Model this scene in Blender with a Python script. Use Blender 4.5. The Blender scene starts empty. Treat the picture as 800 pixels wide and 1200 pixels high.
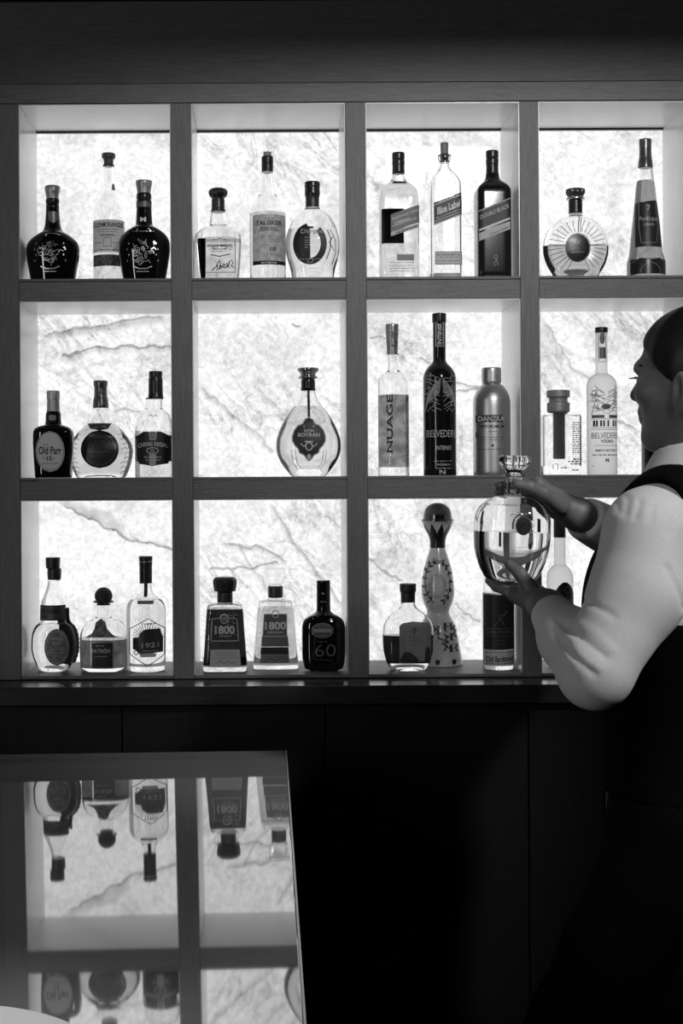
import bpy, bmesh, math, random
import numpy as np
from mathutils import Vector, Matrix

random.seed(7)
SC = bpy.context.scene
COL = SC.collection
PI = math.pi

# ------------------------------------------------------------------ camera, light, exposure
F = 1667.0            # focal length in pixels of the 800x1200 frame
VX, VY = 313.0, 562.0 # where the camera axis meets the frame
EYE = 1.5             # eye height
DC = 3.2              # camera to shelf front
ROLL = 0.0058

cam_data = bpy.data.cameras.new('camera')
cam = bpy.data.objects.new('camera', cam_data)
COL.objects.link(cam)
cam.location = (0, -DC, EYE)
cam.rotation_euler = (PI / 2, ROLL, 0)
cam_data.sensor_fit = 'VERTICAL'
cam_data.sensor_height = 36.0
cam_data.sensor_width = 24.0
cam_data.lens = F / 1200 * 36.0
cam_data.shift_x = (400 - VX) / 1200
cam_data.shift_y = -(600 - VY) / 1200
cam_data.clip_start = 0.02
SC.camera = cam

w = bpy.data.worlds.new('world')
SC.world = w
w.use_nodes = True
w.node_tree.nodes['Background'].inputs[0].default_value = (0.5, 0.5, 0.5, 1)
w.node_tree.nodes['Background'].inputs[1].default_value = 0.02

PANEL_EMIT = 1.16

def spot(name, loc, aim, power, size, blend, radius):
    d = bpy.data.lights.new(name, 'SPOT')
    d.energy = power; d.spot_size = math.radians(size); d.spot_blend = blend
    d.shadow_soft_size = radius
    o = bpy.data.objects.new(name, d)
    COL.objects.link(o)
    o.location = loc
    o.rotation_euler = (Vector(aim) - Vector(loc)).to_track_quat('-Z', 'Y').to_euler()
    return o

spot('shelf_spotlight', (0.85, -3.0, 2.86), (0.48, 0.0, 2.20), 168, 43, 1.0, 0.12)
spot('bartender_spotlight', (1.75, -2.35, 2.80), (0.68, -1.0, 1.40), 135, 25, 0.8, 0.10)
spot('bar_top_fill', (-0.36, -2.0, 2.9), (-0.34, -1.92, 0.95), 70, 24, 1.0, 0.08)  # added fill, no known lamp: brightens the plate and hazes the bar top
d = bpy.data.lights.new('tall_side_fill', 'AREA')  # unseen area light added for tall bottle highlights and faint front fill
d.shape = 'RECTANGLE'; d.size = 0.14; d.size_y = 1.3; d.energy = 9
o = bpy.data.objects.new('tall_side_fill', d); COL.objects.link(o)
o.location = (-1.75, -2.9, 1.75); o.rotation_euler = (PI / 2, 0, math.radians(-32))

SC.view_settings.view_transform = 'Standard'
SC.view_settings.look = 'None'
SC.view_settings.gamma = 1.0
SC.view_settings.use_curve_mapping = False
SC.view_settings.exposure = 0.0
cy = SC.cycles
cy.max_bounces = 24
cy.transmission_bounces = 20
cy.transparent_max_bounces = 24
cy.glossy_bounces = 8
cy.diffuse_bounces = 5
cy.use_denoising = True
cy.sample_clamp_indirect = 6.0
cy.blur_glossy = 0.3

# ------------------------------------------------------------------ materials
MATS = {}

def new_mat(name):
    m = bpy.data.materials.new(name)
    m.use_nodes = True
    nt = m.node_tree
    nt.nodes.clear()
    out = nt.nodes.new('ShaderNodeOutputMaterial')
    return m, nt, out

def link(nt, a, b):
    nt.links.new(a, b)

def grey(v):
    return (v, v, v, 1)

def plain(v, rough=0.5, metal=0.0, var=0.12, scale=60.0, coat=0.0, ior=1.5):
    key = ('plain', v, rough, metal, var, scale, coat, ior)
    if key in MATS: return MATS[key]
    m, nt, out = new_mat('surface')
    b = nt.nodes.new('ShaderNodeBsdfPrincipled')
    tc = nt.nodes.new('ShaderNodeTexCoord')
    no = nt.nodes.new('ShaderNodeTexNoise')
    no.inputs['Scale'].default_value = scale
    no.inputs['Detail'].default_value = 4
    link(nt, tc.outputs['Object'], no.inputs['Vector'])
    mr = nt.nodes.new('ShaderNodeMapRange')
    mr.inputs['From Min'].default_value = 0.3; mr.inputs['From Max'].default_value = 0.7
    mr.inputs['To Min'].default_value = v * (1 - var); mr.inputs['To Max'].default_value = v * (1 + var)
    link(nt, no.outputs['Fac'], mr.inputs['Value'])
    cc = nt.nodes.new('ShaderNodeCombineColor')
    for k in range(3): link(nt, mr.outputs[0], cc.inputs[k])
    link(nt, cc.outputs[0], b.inputs['Base Color'])
    b.inputs['Roughness'].default_value = rough
    b.inputs['Metallic'].default_value = metal
    b.inputs['IOR'].default_value = ior
    b.inputs['Coat Weight'].default_value = coat
    link(nt, b.outputs[0], out.inputs[0])
    MATS[key] = m
    return m

def glass(ior=1.45, tint=1.0, rough=0.0):
    key = ('glass', ior, tint, rough)
    if key in MATS: return MATS[key]
    m, nt, out = new_mat('bottle_glass')
    b = nt.nodes.new('ShaderNodeBsdfPrincipled')
    b.inputs['Base Color'].default_value = grey(tint)
    b.inputs['Transmission Weight'].default_value = 1.0
    b.inputs['Roughness'].default_value = rough
    b.inputs['IOR'].default_value = ior
    link(nt, b.outputs[0], out.inputs[0])
    MATS[key] = m
    return m

def liquid(v, mottle=0.0):
    key = ('liquid', v, mottle)
    if key in MATS: return MATS[key]
    m, nt, out = new_mat('spirit')
    t = nt.nodes.new('ShaderNodeBsdfTransparent')
    if mottle:
        tc = nt.nodes.new('ShaderNodeTexCoord')
        no = nt.nodes.new('ShaderNodeTexNoise')
        no.inputs['Scale'].default_value = 40; no.inputs['Detail'].default_value = 5
        link(nt, tc.outputs['Object'], no.inputs['Vector'])
        mr = nt.nodes.new('ShaderNodeMapRange')
        mr.inputs['From Min'].default_value = 0.35; mr.inputs['From Max'].default_value = 0.65
        mr.inputs['To Min'].default_value = v - mottle; mr.inputs['To Max'].default_value = v + mottle
        link(nt, no.outputs['Fac'], mr.inputs['Value'])
        cc = nt.nodes.new('ShaderNodeCombineColor')
        for k in range(3): link(nt, mr.outputs[0], cc.inputs[k])
        link(nt, cc.outputs[0], t.inputs[0])
    else:
        t.inputs[0].default_value = grey(v)
    link(nt, t.outputs[0], out.inputs[0])
    MATS[key] = m
    return m

def paper(v, trans=0.35, rough=0.6, mottle=0.0):
    key = ('paper', v, trans, rough, mottle)
    if key in MATS: return MATS[key]
    m, nt, out = new_mat('label_paper')
    d = nt.nodes.new('ShaderNodeBsdfPrincipled')
    d.inputs['Base Color'].default_value = grey(v); d.inputs['Roughness'].default_value = rough
    t = nt.nodes.new('ShaderNodeBsdfTranslucent')
    t.inputs[0].default_value = grey(v)
    if mottle:
        tc = nt.nodes.new('ShaderNodeTexCoord')
        no = nt.nodes.new('ShaderNodeTexNoise')
        no.inputs['Scale'].default_value = 90; no.inputs['Detail'].default_value = 5
        link(nt, tc.outputs['Object'], no.inputs['Vector'])
        mr = nt.nodes.new('ShaderNodeMapRange')
        mr.inputs['From Min'].default_value = 0.35; mr.inputs['From Max'].default_value = 0.65
        mr.inputs['To Min'].default_value = max(0.0, v - mottle); mr.inputs['To Max'].default_value = v + mottle
        link(nt, no.outputs['Fac'], mr.inputs['Value'])
        cc = nt.nodes.new('ShaderNodeCombineColor')
        for k in range(3): link(nt, mr.outputs[0], cc.inputs[k])
        link(nt, cc.outputs[0], d.inputs['Base Color']); link(nt, cc.outputs[0], t.inputs[0])
    mx = nt.nodes.new('ShaderNodeMixShader')
    mx.inputs[0].default_value = trans
    link(nt, d.outputs[0], mx.inputs[1]); link(nt, t.outputs[0], mx.inputs[2])
    link(nt, mx.outputs[0], out.inputs[0])
    MATS[key] = m
    return m

def wood(v, rough=0.32, vertical=True, spec=0.5):
    key = ('wood', v, rough, vertical, spec)
    if key in MATS: return MATS[key]
    m, nt, out = new_mat('stained_oak')
    b = nt.nodes.new('ShaderNodeBsdfPrincipled')
    tc = nt.nodes.new('ShaderNodeNewGeometry')
    mp = nt.nodes.new('ShaderNodeMapping')
    mp.inputs['Scale'].default_value = (260, 60, 16) if vertical else (16, 60, 260)
    link(nt, tc.outputs['Position'], mp.inputs['Vector'])
    no = nt.nodes.new('ShaderNodeTexNoise')
    no.inputs['Scale'].default_value = 1.0; no.inputs['Detail'].default_value = 6; no.inputs['Distortion'].default_value = 0.6
    link(nt, mp.outputs[0], no.inputs['Vector'])
    n2 = nt.nodes.new('ShaderNodeTexNoise')
    n2.inputs['Scale'].default_value = 420; n2.inputs['Detail'].default_value = 2
    link(nt, tc.outputs['Position'], n2.inputs['Vector'])
    ad = nt.nodes.new('ShaderNodeMath'); ad.operation = 'ADD'
    link(nt, no.outputs['Fac'], ad.inputs[0]); link(nt, n2.outputs['Fac'], ad.inputs[1])
    mr = nt.nodes.new('ShaderNodeMapRange')
    mr.inputs['From Min'].default_value = 0.7; mr.inputs['From Max'].default_value = 1.3
    mr.inputs['To Min'].default_value = v * 0.72; mr.inputs['To Max'].default_value = v * 1.28
    link(nt, ad.outputs[0], mr.inputs['Value'])
    cc = nt.nodes.new('ShaderNodeCombineColor')
    for k in range(3): link(nt, mr.outputs[0], cc.inputs[k])
    link(nt, cc.outputs[0], b.inputs['Base Color'])
    b.inputs['Roughness'].default_value = rough
    b.inputs['Specular IOR Level'].default_value = spec
    link(nt, b.outputs[0], out.inputs[0])
    MATS[key] = m
    return m

def onyx():
    """back-lit onyx slab: the slab gives off the light behind it, veins are darker stone"""
    m, nt, out = new_mat('backlit_onyx')
    N = nt.nodes.new
    geo = N('ShaderNodeNewGeometry')
    def math_(op, a, b=None, clamp=False):
        n = N('ShaderNodeMath'); n.operation = op; n.use_clamp = clamp
        for i, x in enumerate((a, b)):
            if x is None: continue
            if isinstance(x, (int, float)): n.inputs[i].default_value = x
            else: link(nt, x, n.inputs[i])
        return n.outputs[0]
    def vmath(op, a, b=None):
        n = N('ShaderNodeVectorMath'); n.operation = op
        for i, x in enumerate((a, b)):
            if x is None: continue
            if isinstance(x, tuple): n.inputs[i].default_value = x
            else: link(nt, x, n.inputs[i])
        return n
    def noise(vec, scale, detail=5, dist=0.0, rough=0.55):
        n = N('ShaderNodeTexNoise'); n.inputs['Scale'].default_value = scale
        n.inputs['Detail'].default_value = detail; n.inputs['Distortion'].default_value = dist
        n.inputs['Roughness'].default_value = rough
        link(nt, vec, n.inputs['Vector']); return n
    def smooth(x, lo, hi, a=0.0, b=1.0):
        n = N('ShaderNodeMapRange'); n.interpolation_type = 'SMOOTHSTEP'
        for k, v_ in (('From Min', lo), ('From Max', hi), ('To Min', a), ('To Max', b)): n.inputs[k].default_value = v_
        link(nt, x, n.inputs['Value']); return n.outputs[0]
    pos = geo.outputs['Position']
    mp = N('ShaderNodeMapping'); mp.vector_type = 'TEXTURE'
    mp.inputs['Rotation'].default_value = (0, math.radians(48), 0)
    mp.inputs['Scale'].default_value = (3.0, 1.0, 1.0)
    link(nt, pos, mp.inputs['Vector'])
    diag = mp.outputs[0]
    v1 = noise(diag, 11, 6, 1.4)
    r1 = math_('ABSOLUTE', math_('SUBTRACT', v1.outputs['Fac'], 0.5))
    vein1 = smooth(r1, 0.0, 0.05, 1.0, 0.0)
    v2 = noise(pos, 7, 7, 2.2, 0.6)
    r2 = math_('ABSOLUTE', math_('SUBTRACT', v2.outputs['Fac'], 0.5))
    vein2 = smooth(r2, 0.0, 0.022, 1.0, 0.0)
    cloud = noise(pos, 5.5, 5, 0.8)
    cl = smooth(cloud.outputs['Fac'], 0.42, 0.66, 0.0, 1.0)
    mask = noise(pos, 3.4, 3)
    mk = smooth(mask.outputs['Fac'], 0.42, 0.62, 0.15, 1.0)
    micro = noise(pos, 75, 6, 0.5, 0.7)
    mi = smooth(micro.outputs['Fac'], 0.3, 0.7, 0.0, 1.0)
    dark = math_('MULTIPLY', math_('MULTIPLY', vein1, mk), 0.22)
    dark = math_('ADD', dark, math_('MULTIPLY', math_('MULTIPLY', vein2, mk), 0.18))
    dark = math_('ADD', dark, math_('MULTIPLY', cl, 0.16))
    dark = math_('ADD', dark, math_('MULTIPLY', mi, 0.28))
    # big natural cracks, in slab coordinates (metres)
    dn = noise(pos, 24, 4)
    dv = vmath('SCALE', vmath('SUBTRACT', dn.outputs['Color'], (0.5, 0.5, 0.5)).outputs[0]); dv.inputs['Scale'].default_value = 0.035
    q = vmath('ADD', pos, dv.outputs[0]).outputs[0]
    SB = F / (DC + 0.25)
    def wpt(px, py): return ((px - VX) / SB, EYE - (py - VY) / SB)
    cracks = [  # px polyline, half width (m), strength
        ([(57, 391), (82, 386), (118, 380), (186, 371)], 0.006, 0.50, 0.030),
        ([(75, 417), (118, 406), (160, 404), (203, 406)], 0.006, 0.60, 0.026),
        ([(157, 350), (159, 404)], 0.004, 0.22, 0.0),
        ([(136, 477), (165, 481)], 0.005, 0.4, 0.012),
        ([(78, 594), (104, 607), (132, 622)], 0.006, 0.6, -0.050),
        ([(132, 622), (172, 636), (206, 646)], 0.006, 0.55, -0.014),
        ([(98, 600), (126, 602), (136, 616)], 0.022, 0.30, 0.0),
        ([(265, 638), (300, 640), (332, 656)], 0.006, 0.45, 0.018),
        ([(246, 666), (300, 664), (322, 660)], 0.006, 0.50, 0.012),
        ([(320, 596), (372, 672), (402, 712)], 0.006, 0.35, 0.018),
        ([(280, 640), (322, 700)], 0.005, 0.25, 0.015),
        ([(432, 655), (470, 680)], 0.006, 0.55, 0.0),
        ([(534, 711), (560, 729)], 0.006, 0.55, 0.0),
        ([(436, 395), (452, 396)], 0.005, 0.45, 0.01),
        ([(494, 422), (522, 441), (560, 458)], 0.005, 0.5, 0.015),
        ([(536, 460), (566, 457)], 0.005, 0.45, 0.01),
        ([(345, 380), (352, 382)], 0.006, 0.5, 0.01),
        ([(240, 455), (276, 486), (318, 526)], 0.005, 0.28, 0.02),
        ([(640, 380), (672, 432), (692, 448)], 0.005, 0.25, 0.012),
        ([(722, 494), (746, 505)], 0.005, 0.45, 0.01),
        ([(715, 360), (745, 395)], 0.005, 0.25, 0.01),
        ([(560, 610), (580, 640)], 0.005, 0.2, 0.01),
    ]
    sx = N('ShaderNodeSeparateXYZ'); link(nt, q, sx.inputs[0])
    px_, pz_ = sx.outputs[0], sx.outputs[2]
    for pts, hw, st, below in cracks:
        W = [wpt(*p) for p in pts]
        for (ax, az), (bx, bz) in zip(W[:-1], W[1:]):
            dx, dz = bx - ax, bz - az
            L2 = dx * dx + dz * dz
            ux = math_('SUBTRACT', px_, ax); uz = math_('SUBTRACT', pz_, az)
            t = math_('DIVIDE', math_('ADD', math_('MULTIPLY', ux, dx), math_('MULTIPLY', uz, dz)), L2, True)
            ex = math_('SUBTRACT', ux, math_('MULTIPLY', t, dx)); ez = math_('SUBTRACT', uz, math_('MULTIPLY', t, dz))
            d = math_('SQRT', math_('ADD', math_('MULTIPLY', ex, ex), math_('MULTIPLY', ez, ez)))
            dark = math_('MAXIMUM', dark, math_('ADD', math_('MULTIPLY', dark, 0.5), smooth(d, hw * 0.15, hw, st * 0.8, 0.0)))
            if below:
                # the stain lies on one side of the crack: below it (below > 0) or above it
                side = math_('SUBTRACT', math_('MULTIPLY', ux, dz), math_('MULTIPLY', uz, dx))
                sgn = math_('GREATER_THAN' if below > 0 else 'LESS_THAN', side, 0.0)
                dark = math_('MAXIMUM', dark, math_('ADD', math_('MULTIPLY', dark, 0.7), math_('MULTIPLY', sgn, smooth(d, 0.0, abs(below), 0.30, 0.0))))
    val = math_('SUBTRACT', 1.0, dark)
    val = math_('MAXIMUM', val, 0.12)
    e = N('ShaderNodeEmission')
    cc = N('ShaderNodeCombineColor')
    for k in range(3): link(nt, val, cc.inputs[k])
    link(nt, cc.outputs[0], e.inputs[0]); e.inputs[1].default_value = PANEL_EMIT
    g = N('ShaderNodeBsdfGlossy'); g.inputs['Roughness'].default_value = 0.15; g.inputs[0].default_value = grey(0.04)
    ash = N('ShaderNodeAddShader')
    link(nt, e.outputs[0], ash.inputs[0]); link(nt, g.outputs[0], ash.inputs[1])
    link(nt, ash.outputs[0], out.inputs[0])
    return m

GLASS = glass()
BLACKGLASS = plain(0.006, 0.06, var=0.0)
DARKPLASTIC = plain(0.015, 0.28, var=0.1)
BLACKFOIL = plain(0.02, 0.3, 0.3, var=0.1)
SILVER = plain(0.55, 0.28, 1.0, var=0.1)
PALE = plain(0.75, 0.5, var=0.05)
CORK = paper(0.35, 0.2)
INK = plain(0.01, 0.5, var=0.0)
def frosted():
    m, nt, out = new_mat('frosted_glass')
    a = nt.nodes.new('ShaderNodeBsdfRefraction'); a.inputs['Roughness'].default_value = 0.75; a.inputs['IOR'].default_value = 1.12; a.inputs[0].default_value = grey(0.97)
    b = nt.nodes.new('ShaderNodeBsdfPrincipled'); b.inputs['Base Color'].default_value = grey(0.85); b.inputs['Roughness'].default_value = 0.35
    mx = nt.nodes.new('ShaderNodeMixShader'); mx.inputs[0].default_value = 0.2
    link(nt, a.outputs[0], mx.inputs[1]); link(nt, b.outputs[0], mx.inputs[2]); link(nt, mx.outputs[0], out.inputs[0])
    return m
FROST = frosted()

# ------------------------------------------------------------------ object helpers
def new_obj(name, verts, faces, mat, parent=None, smooth=None, loc=None):
    me = bpy.data.meshes.new(name)
    me.from_pydata([tuple(map(float, v)) for v in verts], [], [tuple(int(i) for i in f) for f in faces])
    me.validate(); me.update()
    if mat is not None: me.materials.append(mat)
    if smooth is not None:
        me.polygons.foreach_set('use_smooth', [True] * len(me.polygons))
        if smooth < 179: me.set_sharp_from_angle(angle=math.radians(smooth))
    o = bpy.data.objects.new(name, me)
    COL.objects.link(o)
    if parent is not None: o.parent = parent
    if loc is not None: o.location = loc
    return o

def tag(o, label, cat, group=None, kind=None):
    o['label'] = label; o['category'] = cat
    if group: o['group'] = group
    if kind: o['kind'] = kind
    return o

def empty(name, loc, label=None, cat=None, group=None):
    o = bpy.data.objects.new(name, None)
    COL.objects.link(o); o.location = loc
    o.empty_display_size = 0.05
    if label: tag(o, label, cat, group)
    return o

def box_geo(boxes, bevel=0.0):
    bm = bmesh.new()
    for (x0, y0, z0, x1, y1, z1) in boxes:
        vs = [bm.verts.new(p) for p in ((x0, y0, z0), (x1, y0, z0), (x1, y1, z0), (x0, y1, z0),
                                        (x0, y0, z1), (x1, y0, z1), (x1, y1, z1), (x0, y1, z1))]
        for f in ((0, 3, 2, 1), (4, 5, 6, 7), (0, 1, 5, 4), (1, 2, 6, 5), (2, 3, 7, 6), (3, 0, 4, 7)):
            bm.faces.new([vs[i] for i in f])
    if bevel:
        bmesh.ops.bevel(bm, geom=bm.edges[:], offset=bevel, segments=2, affect='EDGES', profile=0.5)
    bm.normal_update()
    return bm

def box(name, b, mat, parent=None, bevel=0.0, kind=None):
    boxes = b if isinstance(b, list) else [b]
    bm = box_geo(boxes, bevel)
    me = bpy.data.meshes.new(name)
    bm.to_mesh(me); bm.free()
    me.materials.append(mat)
    o = bpy.data.objects.new(name, me)
    COL.objects.link(o)
    if parent is not None:
        o.parent = parent
        # boxes are given in world space
        o.location = -Vector(parent.location)
    if kind: o['kind'] = kind
    return o

# ------------------------------------------------------------------ room shell
WALL = plain(0.045, 0.7)
box('floor', (-2.2, -4.6, -0.05, 2.4, 0.36, 0.0), plain(0.05, 0.45, scale=12), kind='structure')
CEIL = plain(0.06, 0.8)
box('ceiling', (-2.2, -1.25, 2.60, 2.4, 0.36, 3.15), CEIL, kind='structure')          # low soffit above the bar
box('ceiling', (-2.2, -4.6, 3.10, 2.4, -1.2502, 3.15), CEIL, kind='structure')
box('wall_back', (-2.2, 0.31, 0.0, 2.4, 0.36, 2.60), WALL, kind='structure')
box('wall_left', (-2.25, -4.6, 0.0, -2.2, 0.36, 3.10), WALL, kind='structure')
box('wall_right', (2.4, -4.6, 0.0, 2.45, 0.36, 3.10), WALL, kind='structure')
box('wall_rear', (-2.2, -4.65, 0.0, 2.4, -4.6, 3.10), WALL, kind='structure')

# ------------------------------------------------------------------ back bar shelving
S0 = F / DC
def fx(px): return (px - VX) / S0
def fz(py): return EYE - (py - VY) / S0
DEPTH = 0.25
WV = wood(0.185, 0.45, True, 0.2)
WH = wood(0.185, 0.45, False, 0.2)
WD = wood(0.075, 0.42, False)

shelving = empty('back_bar_shelving', (0, 0, fz(795)),
                 'dark oak wall shelving of square niches with glowing veined onyx backs', 'shelving')
posts = [(-1.0, 23.5), (202.2, 226.0), (406.8, 430.5), (611.0, 633.0), (815.5, 839.0)]
rows = [(120.3, 325.2), (351.0, 558.6), (584.5, 791.0)]
ztop, zbot = fz(120.3), fz(795.0)
for a, b in posts:
    box('post', (fx(a), 0, zbot, fx(b), DEPTH, ztop), WV, shelving, 0.0012)
for i in range(4):
    xa, xb = fx(posts[i][1]) , fx(posts[i + 1][0])
    for r in range(2):
        box('shelf', (xa + .0004, 0.0008, fz(rows[r][1] + 3.0), xb - .0004, DEPTH, fz(rows[r][1])), WH, shelving, 0.0006)
        box('shelf_rail', (xa + .0004, 0.0015, fz(rows[r + 1][0]), xb - .0004, DEPTH, fz(rows[r][1] + 3.7)), WH, shelving, 0.001)
    box('niche_floor', (xa + .0004, 0.001, zbot + .0005, xb - .0004, DEPTH, fz(791.0)), WH, shelving, 0.0012)
    LIN = plain(0.80, 0.25, var=0.03, scale=30)
    for r, (ya, yb) in enumerate(rows):
        z0, z1 = fz(yb) + .0006, fz(ya) - .0006
        box('side_lining', (xa + .0002, 0.003, z0, xa + .0022, DEPTH - .001, z1), LIN, shelving)
        box('side_lining', (xb - .0022, 0.003, z0, xb - .0002, DEPTH - .001, z1), LIN, shelving)
        box('top_lining', (xa + .0026, 0.003, z1 - .002, xb - .0026, DEPTH - .001, z1), LIN, shelving)
    # black light channel under the header at the top of the slab
    box('light_channel', (xa + .001, DEPTH - 0.012, fz(153.0 - 29), xb - .001, DEPTH - 0.001, fz(120.3) - 0.003),
        plain(0.012, 0.4), shelving, 0.0006)
header = box('header_rail', (fx(-60), -0.002, fz(120.0) + .0004, fx(880), DEPTH, fz(97.6)), WH, shelving, 0.0012)
fascia = box('fascia', (fx(-60), -0.002, fz(97.2), fx(880), DEPTH, fz(1.0)), wood(0.13, 0.42, False, 0.2), shelving, 0.001)
box('end_panel', (fx(-60), 0.014, zbot, fx(-2), DEPTH, ztop), WD, shelving, 0.001)
box('end_panel', (fx(840), 0.014, zbot, fx(880), DEPTH, ztop), WD, shelving, 0.001)
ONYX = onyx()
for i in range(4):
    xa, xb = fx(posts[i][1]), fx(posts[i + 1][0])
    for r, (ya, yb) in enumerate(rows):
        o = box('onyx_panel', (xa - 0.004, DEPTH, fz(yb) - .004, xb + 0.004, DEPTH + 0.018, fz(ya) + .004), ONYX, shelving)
box('back_board', (fx(-60), DEPTH + 0.02, zbot, fx(880), DEPTH + 0.045, fz(1)), plain(0.05, 0.7), shelving)

# counter ledge and base cabinets
CT = EYE - 0.448
counter = box('back_counter', (fx(-80), -0.11, CT - 0.041, fx(900), DEPTH + 0.04, CT - 0.0005), wood(0.04, 0.2, False), None, 0.0015)
tag(counter, 'long dark counter ledge running beneath the lowest row of bottles', 'counter')
DB = wood(0.016, 0.5, True, 0.2)
def cabinet(x0, x1, label, mat=DB):
    root = empty('base_cabinet', ((x0 + x1) / 2, 0.1, 0), label, 'cabinet', 'base cabinets below the counter')
    box('carcass', (x0, -0.062, 0.09, x1, DEPTH, CT - 0.044), mat, root)
    box('door', (x0 + 0.0015, -0.084, 0.10, x1 - 0.0015, -0.063, CT - 0.047), mat, root, 0.001)
    box('plinth', (x0, -0.03, 0.0, x1, DEPTH, 0.088), mat, root)
cabinet(-0.766, -0.3215, 'dark flush cabinet door at far left behind the glossy bar top')
cabinet(-0.321, 0.1235, 'dark flush cabinet door left of centre partly behind the glossy bar top')
cabinet(0.124, 0.5685, 'dark flush wide cabinet door in full view left of the bartender')
cabinet(0.569, 0.735, 'narrow dark cabinet door just beside the bartender hip')
cabinet(0.7355, 1.12, 'greyer cabinet front seen between the legs of the bartender', wood(0.10, 0.5, True, 0.4))

# foreground bar with the mirror-like black top
BT = 0.953
bar = empty('bar_counter', (-0.7, -1.3, 0), 'foreground bar with mirror black polished top reflecting the bottles', 'bar counter')
m, nt, out = new_mat('polished_black_stone')
pb = nt.nodes.new('ShaderNodeBsdfGlossy')
pb.inputs['Color'].default_value = grey(0.5)
pb.inputs['Roughness'].default_value = 0.03
pd = nt.nodes.new('ShaderNodeBsdfDiffuse')
pd.inputs['Color'].default_value = grey(0.16)
pm = nt.nodes.new('ShaderNodeAddShader')
link(nt, pb.outputs[0], pm.inputs[0]); link(nt, pd.outputs[0], pm.inputs[1])
link(nt, pm.outputs[0], out.inputs[0])
TOPM = m
top = box('polished_top', (-1.5, -2.45, BT - 0.03, 0.033, -0.33, BT), TOPM, bar, 0.001)
trim = box('edge_trim', (0.0334, -2.45, BT - 0.03, 0.0364, -0.33, BT + 0.0004), plain(0.45, 0.3, 1.0), bar, 0.0004)
# the top sits a hair out of level: right end up
for o in (top, trim):
    M_ = Matrix.Translation(-Vector(bar.location)) @ Matrix.Translation((0.0, 0, BT)) @ Matrix.Rotation(-0.0085, 4, 'Y') @ Matrix.Translation((0, 0, -BT))
    o.matrix_local = M_
box('body', (-1.46, -2.4, 0.0, 0.02, -0.36, BT - 0.055), plain(0.015, 0.6), bar)

# ------------------------------------------------------------------ bottles
ROWZ = [fz(rows[0][1]), fz(rows[1][1]), fz(rows[2][1])]
K = 800.0 / 220.0      # crop scale used while measuring

def pchip(x, y, xs):
    x = np.asarray(x, float); y = np.asarray(y, float)
    n = len(x)
    if n == 2: return np.interp(xs, x, y)
    h = np.diff(x); d = np.diff(y) / h
    m_ = np.zeros(n)
    for i in range(1, n - 1):
        if d[i - 1] * d[i] > 0:
            w1 = 2 * h[i] + h[i - 1]; w2 = h[i] + 2 * h[i - 1]
            m_[i] = (w1 + w2) / (w1 / d[i - 1] + w2 / d[i])
    m_[0] = d[0]; m_[-1] = d[-1]
    idx = np.clip(np.searchsorted(x, xs, side='right') - 1, 0, n - 2)
    t = (xs - x[idx]) / h[idx]
    return ((1 + 2 * t) * (1 - t) ** 2 * y[idx] + t * (1 - t) ** 2 * h[idx] * m_[idx]
            + t * t * (3 - 2 * t) * y[idx + 1] + t * t * (t - 1) * h[idx] * m_[idx + 1])

def dense(pts, sub=5):
    """ascending (z, r) keypoints; a repeated z is a hard step"""
    out_ = []; run = [pts[0]]
    def flush(run):
        if len(run) == 1: out_.append(run[0]); return
        x = [p[0] for p in run]; y = [p[1] for p in run]
        xs = np.concatenate([np.linspace(x[i], x[i + 1], sub, endpoint=False) for i in range(len(x) - 1)] + [[x[-1]]])
        for a, b in zip(xs, pchip(x, y, xs)): out_.append((float(a), float(b)))
    for p in pts[1:]:
        if abs(p[0] - run[-1][0]) < 1e-6:
            flush(run); run = [p]
        else: run.append(p)
    flush(run)
    return out_

SEG = 56
def ring_pts(rx, ry, n, z, seg=SEG, flute=None):
    t = np.linspace(0, 2 * PI, seg, endpoint=False) + PI / seg
    c, s = np.cos(t), np.sin(t)
    x = np.sign(c) * np.abs(c) ** (2 / n) * rx
    y = np.sign(s) * np.abs(s) ** (2 / n) * ry
    if flute:
        k, amp = flute
        f = 1 + amp * np.cos(k * t)
        x, y = x * f, y * f
    return np.stack([x, y, np.full(seg, z)], 1)

def loft(rows_, seg=SEG, flip=False, flute=None):
    """rows_: (z, rx, ry, n) ascending; closed both ends"""
    V = np.concatenate([ring_pts(rx, ry, n, z, seg, flute) for z, rx, ry, n in rows_])
    R = len(rows_); Fc = []
    for i in range(R - 1):
        for j in range(seg):
            a = i * seg + j; b = i * seg + (j + 1) % seg
            Fc.append((a, b, b + seg, a + seg))
    V = np.concatenate([V, [[0, 0, rows_[0][0]], [0, 0, rows_[-1][0]]]])
    c0 = R * seg
    for j in range(seg):
        Fc.append((c0, (j + 1) % seg, j))
        Fc.append((c0 + 1, (R - 1) * seg + j, (R - 1) * seg + (j + 1) % seg))
    if flip: Fc = [tuple(reversed(f)) for f in Fc]
    return V, Fc

_text_cache = {}
def text_geo(s, bold=0.0):
    if (s, bold) in _text_cache: return _text_cache[(s, bold)]
    cu = bpy.data.curves.new('lettering_curve', 'FONT')
    cu.body = s; cu.resolution_u = 3; cu.offset = bold; cu.fill_mode = 'FRONT'
    ob = bpy.data.objects.new('lettering_curve', cu)
    COL.objects.link(ob)
    me = bpy.data.meshes.new_from_object(ob)
    V = np.array([v.co[:] for v in me.vertices]); Fc = [tuple(p.vertices) for p in me.polygons]
    bpy.data.meshes.remove(me); bpy.data.objects.remove(ob); bpy.data.curves.remove(cu)
    lo = V.min(0); hi = V.max(0)
    V = (V - lo) / np.maximum(hi - lo, 1e-6)
    _text_cache[(s, bold)] = (V[:, :2], Fc)
    return _text_cache[(s, bold)]

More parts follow.
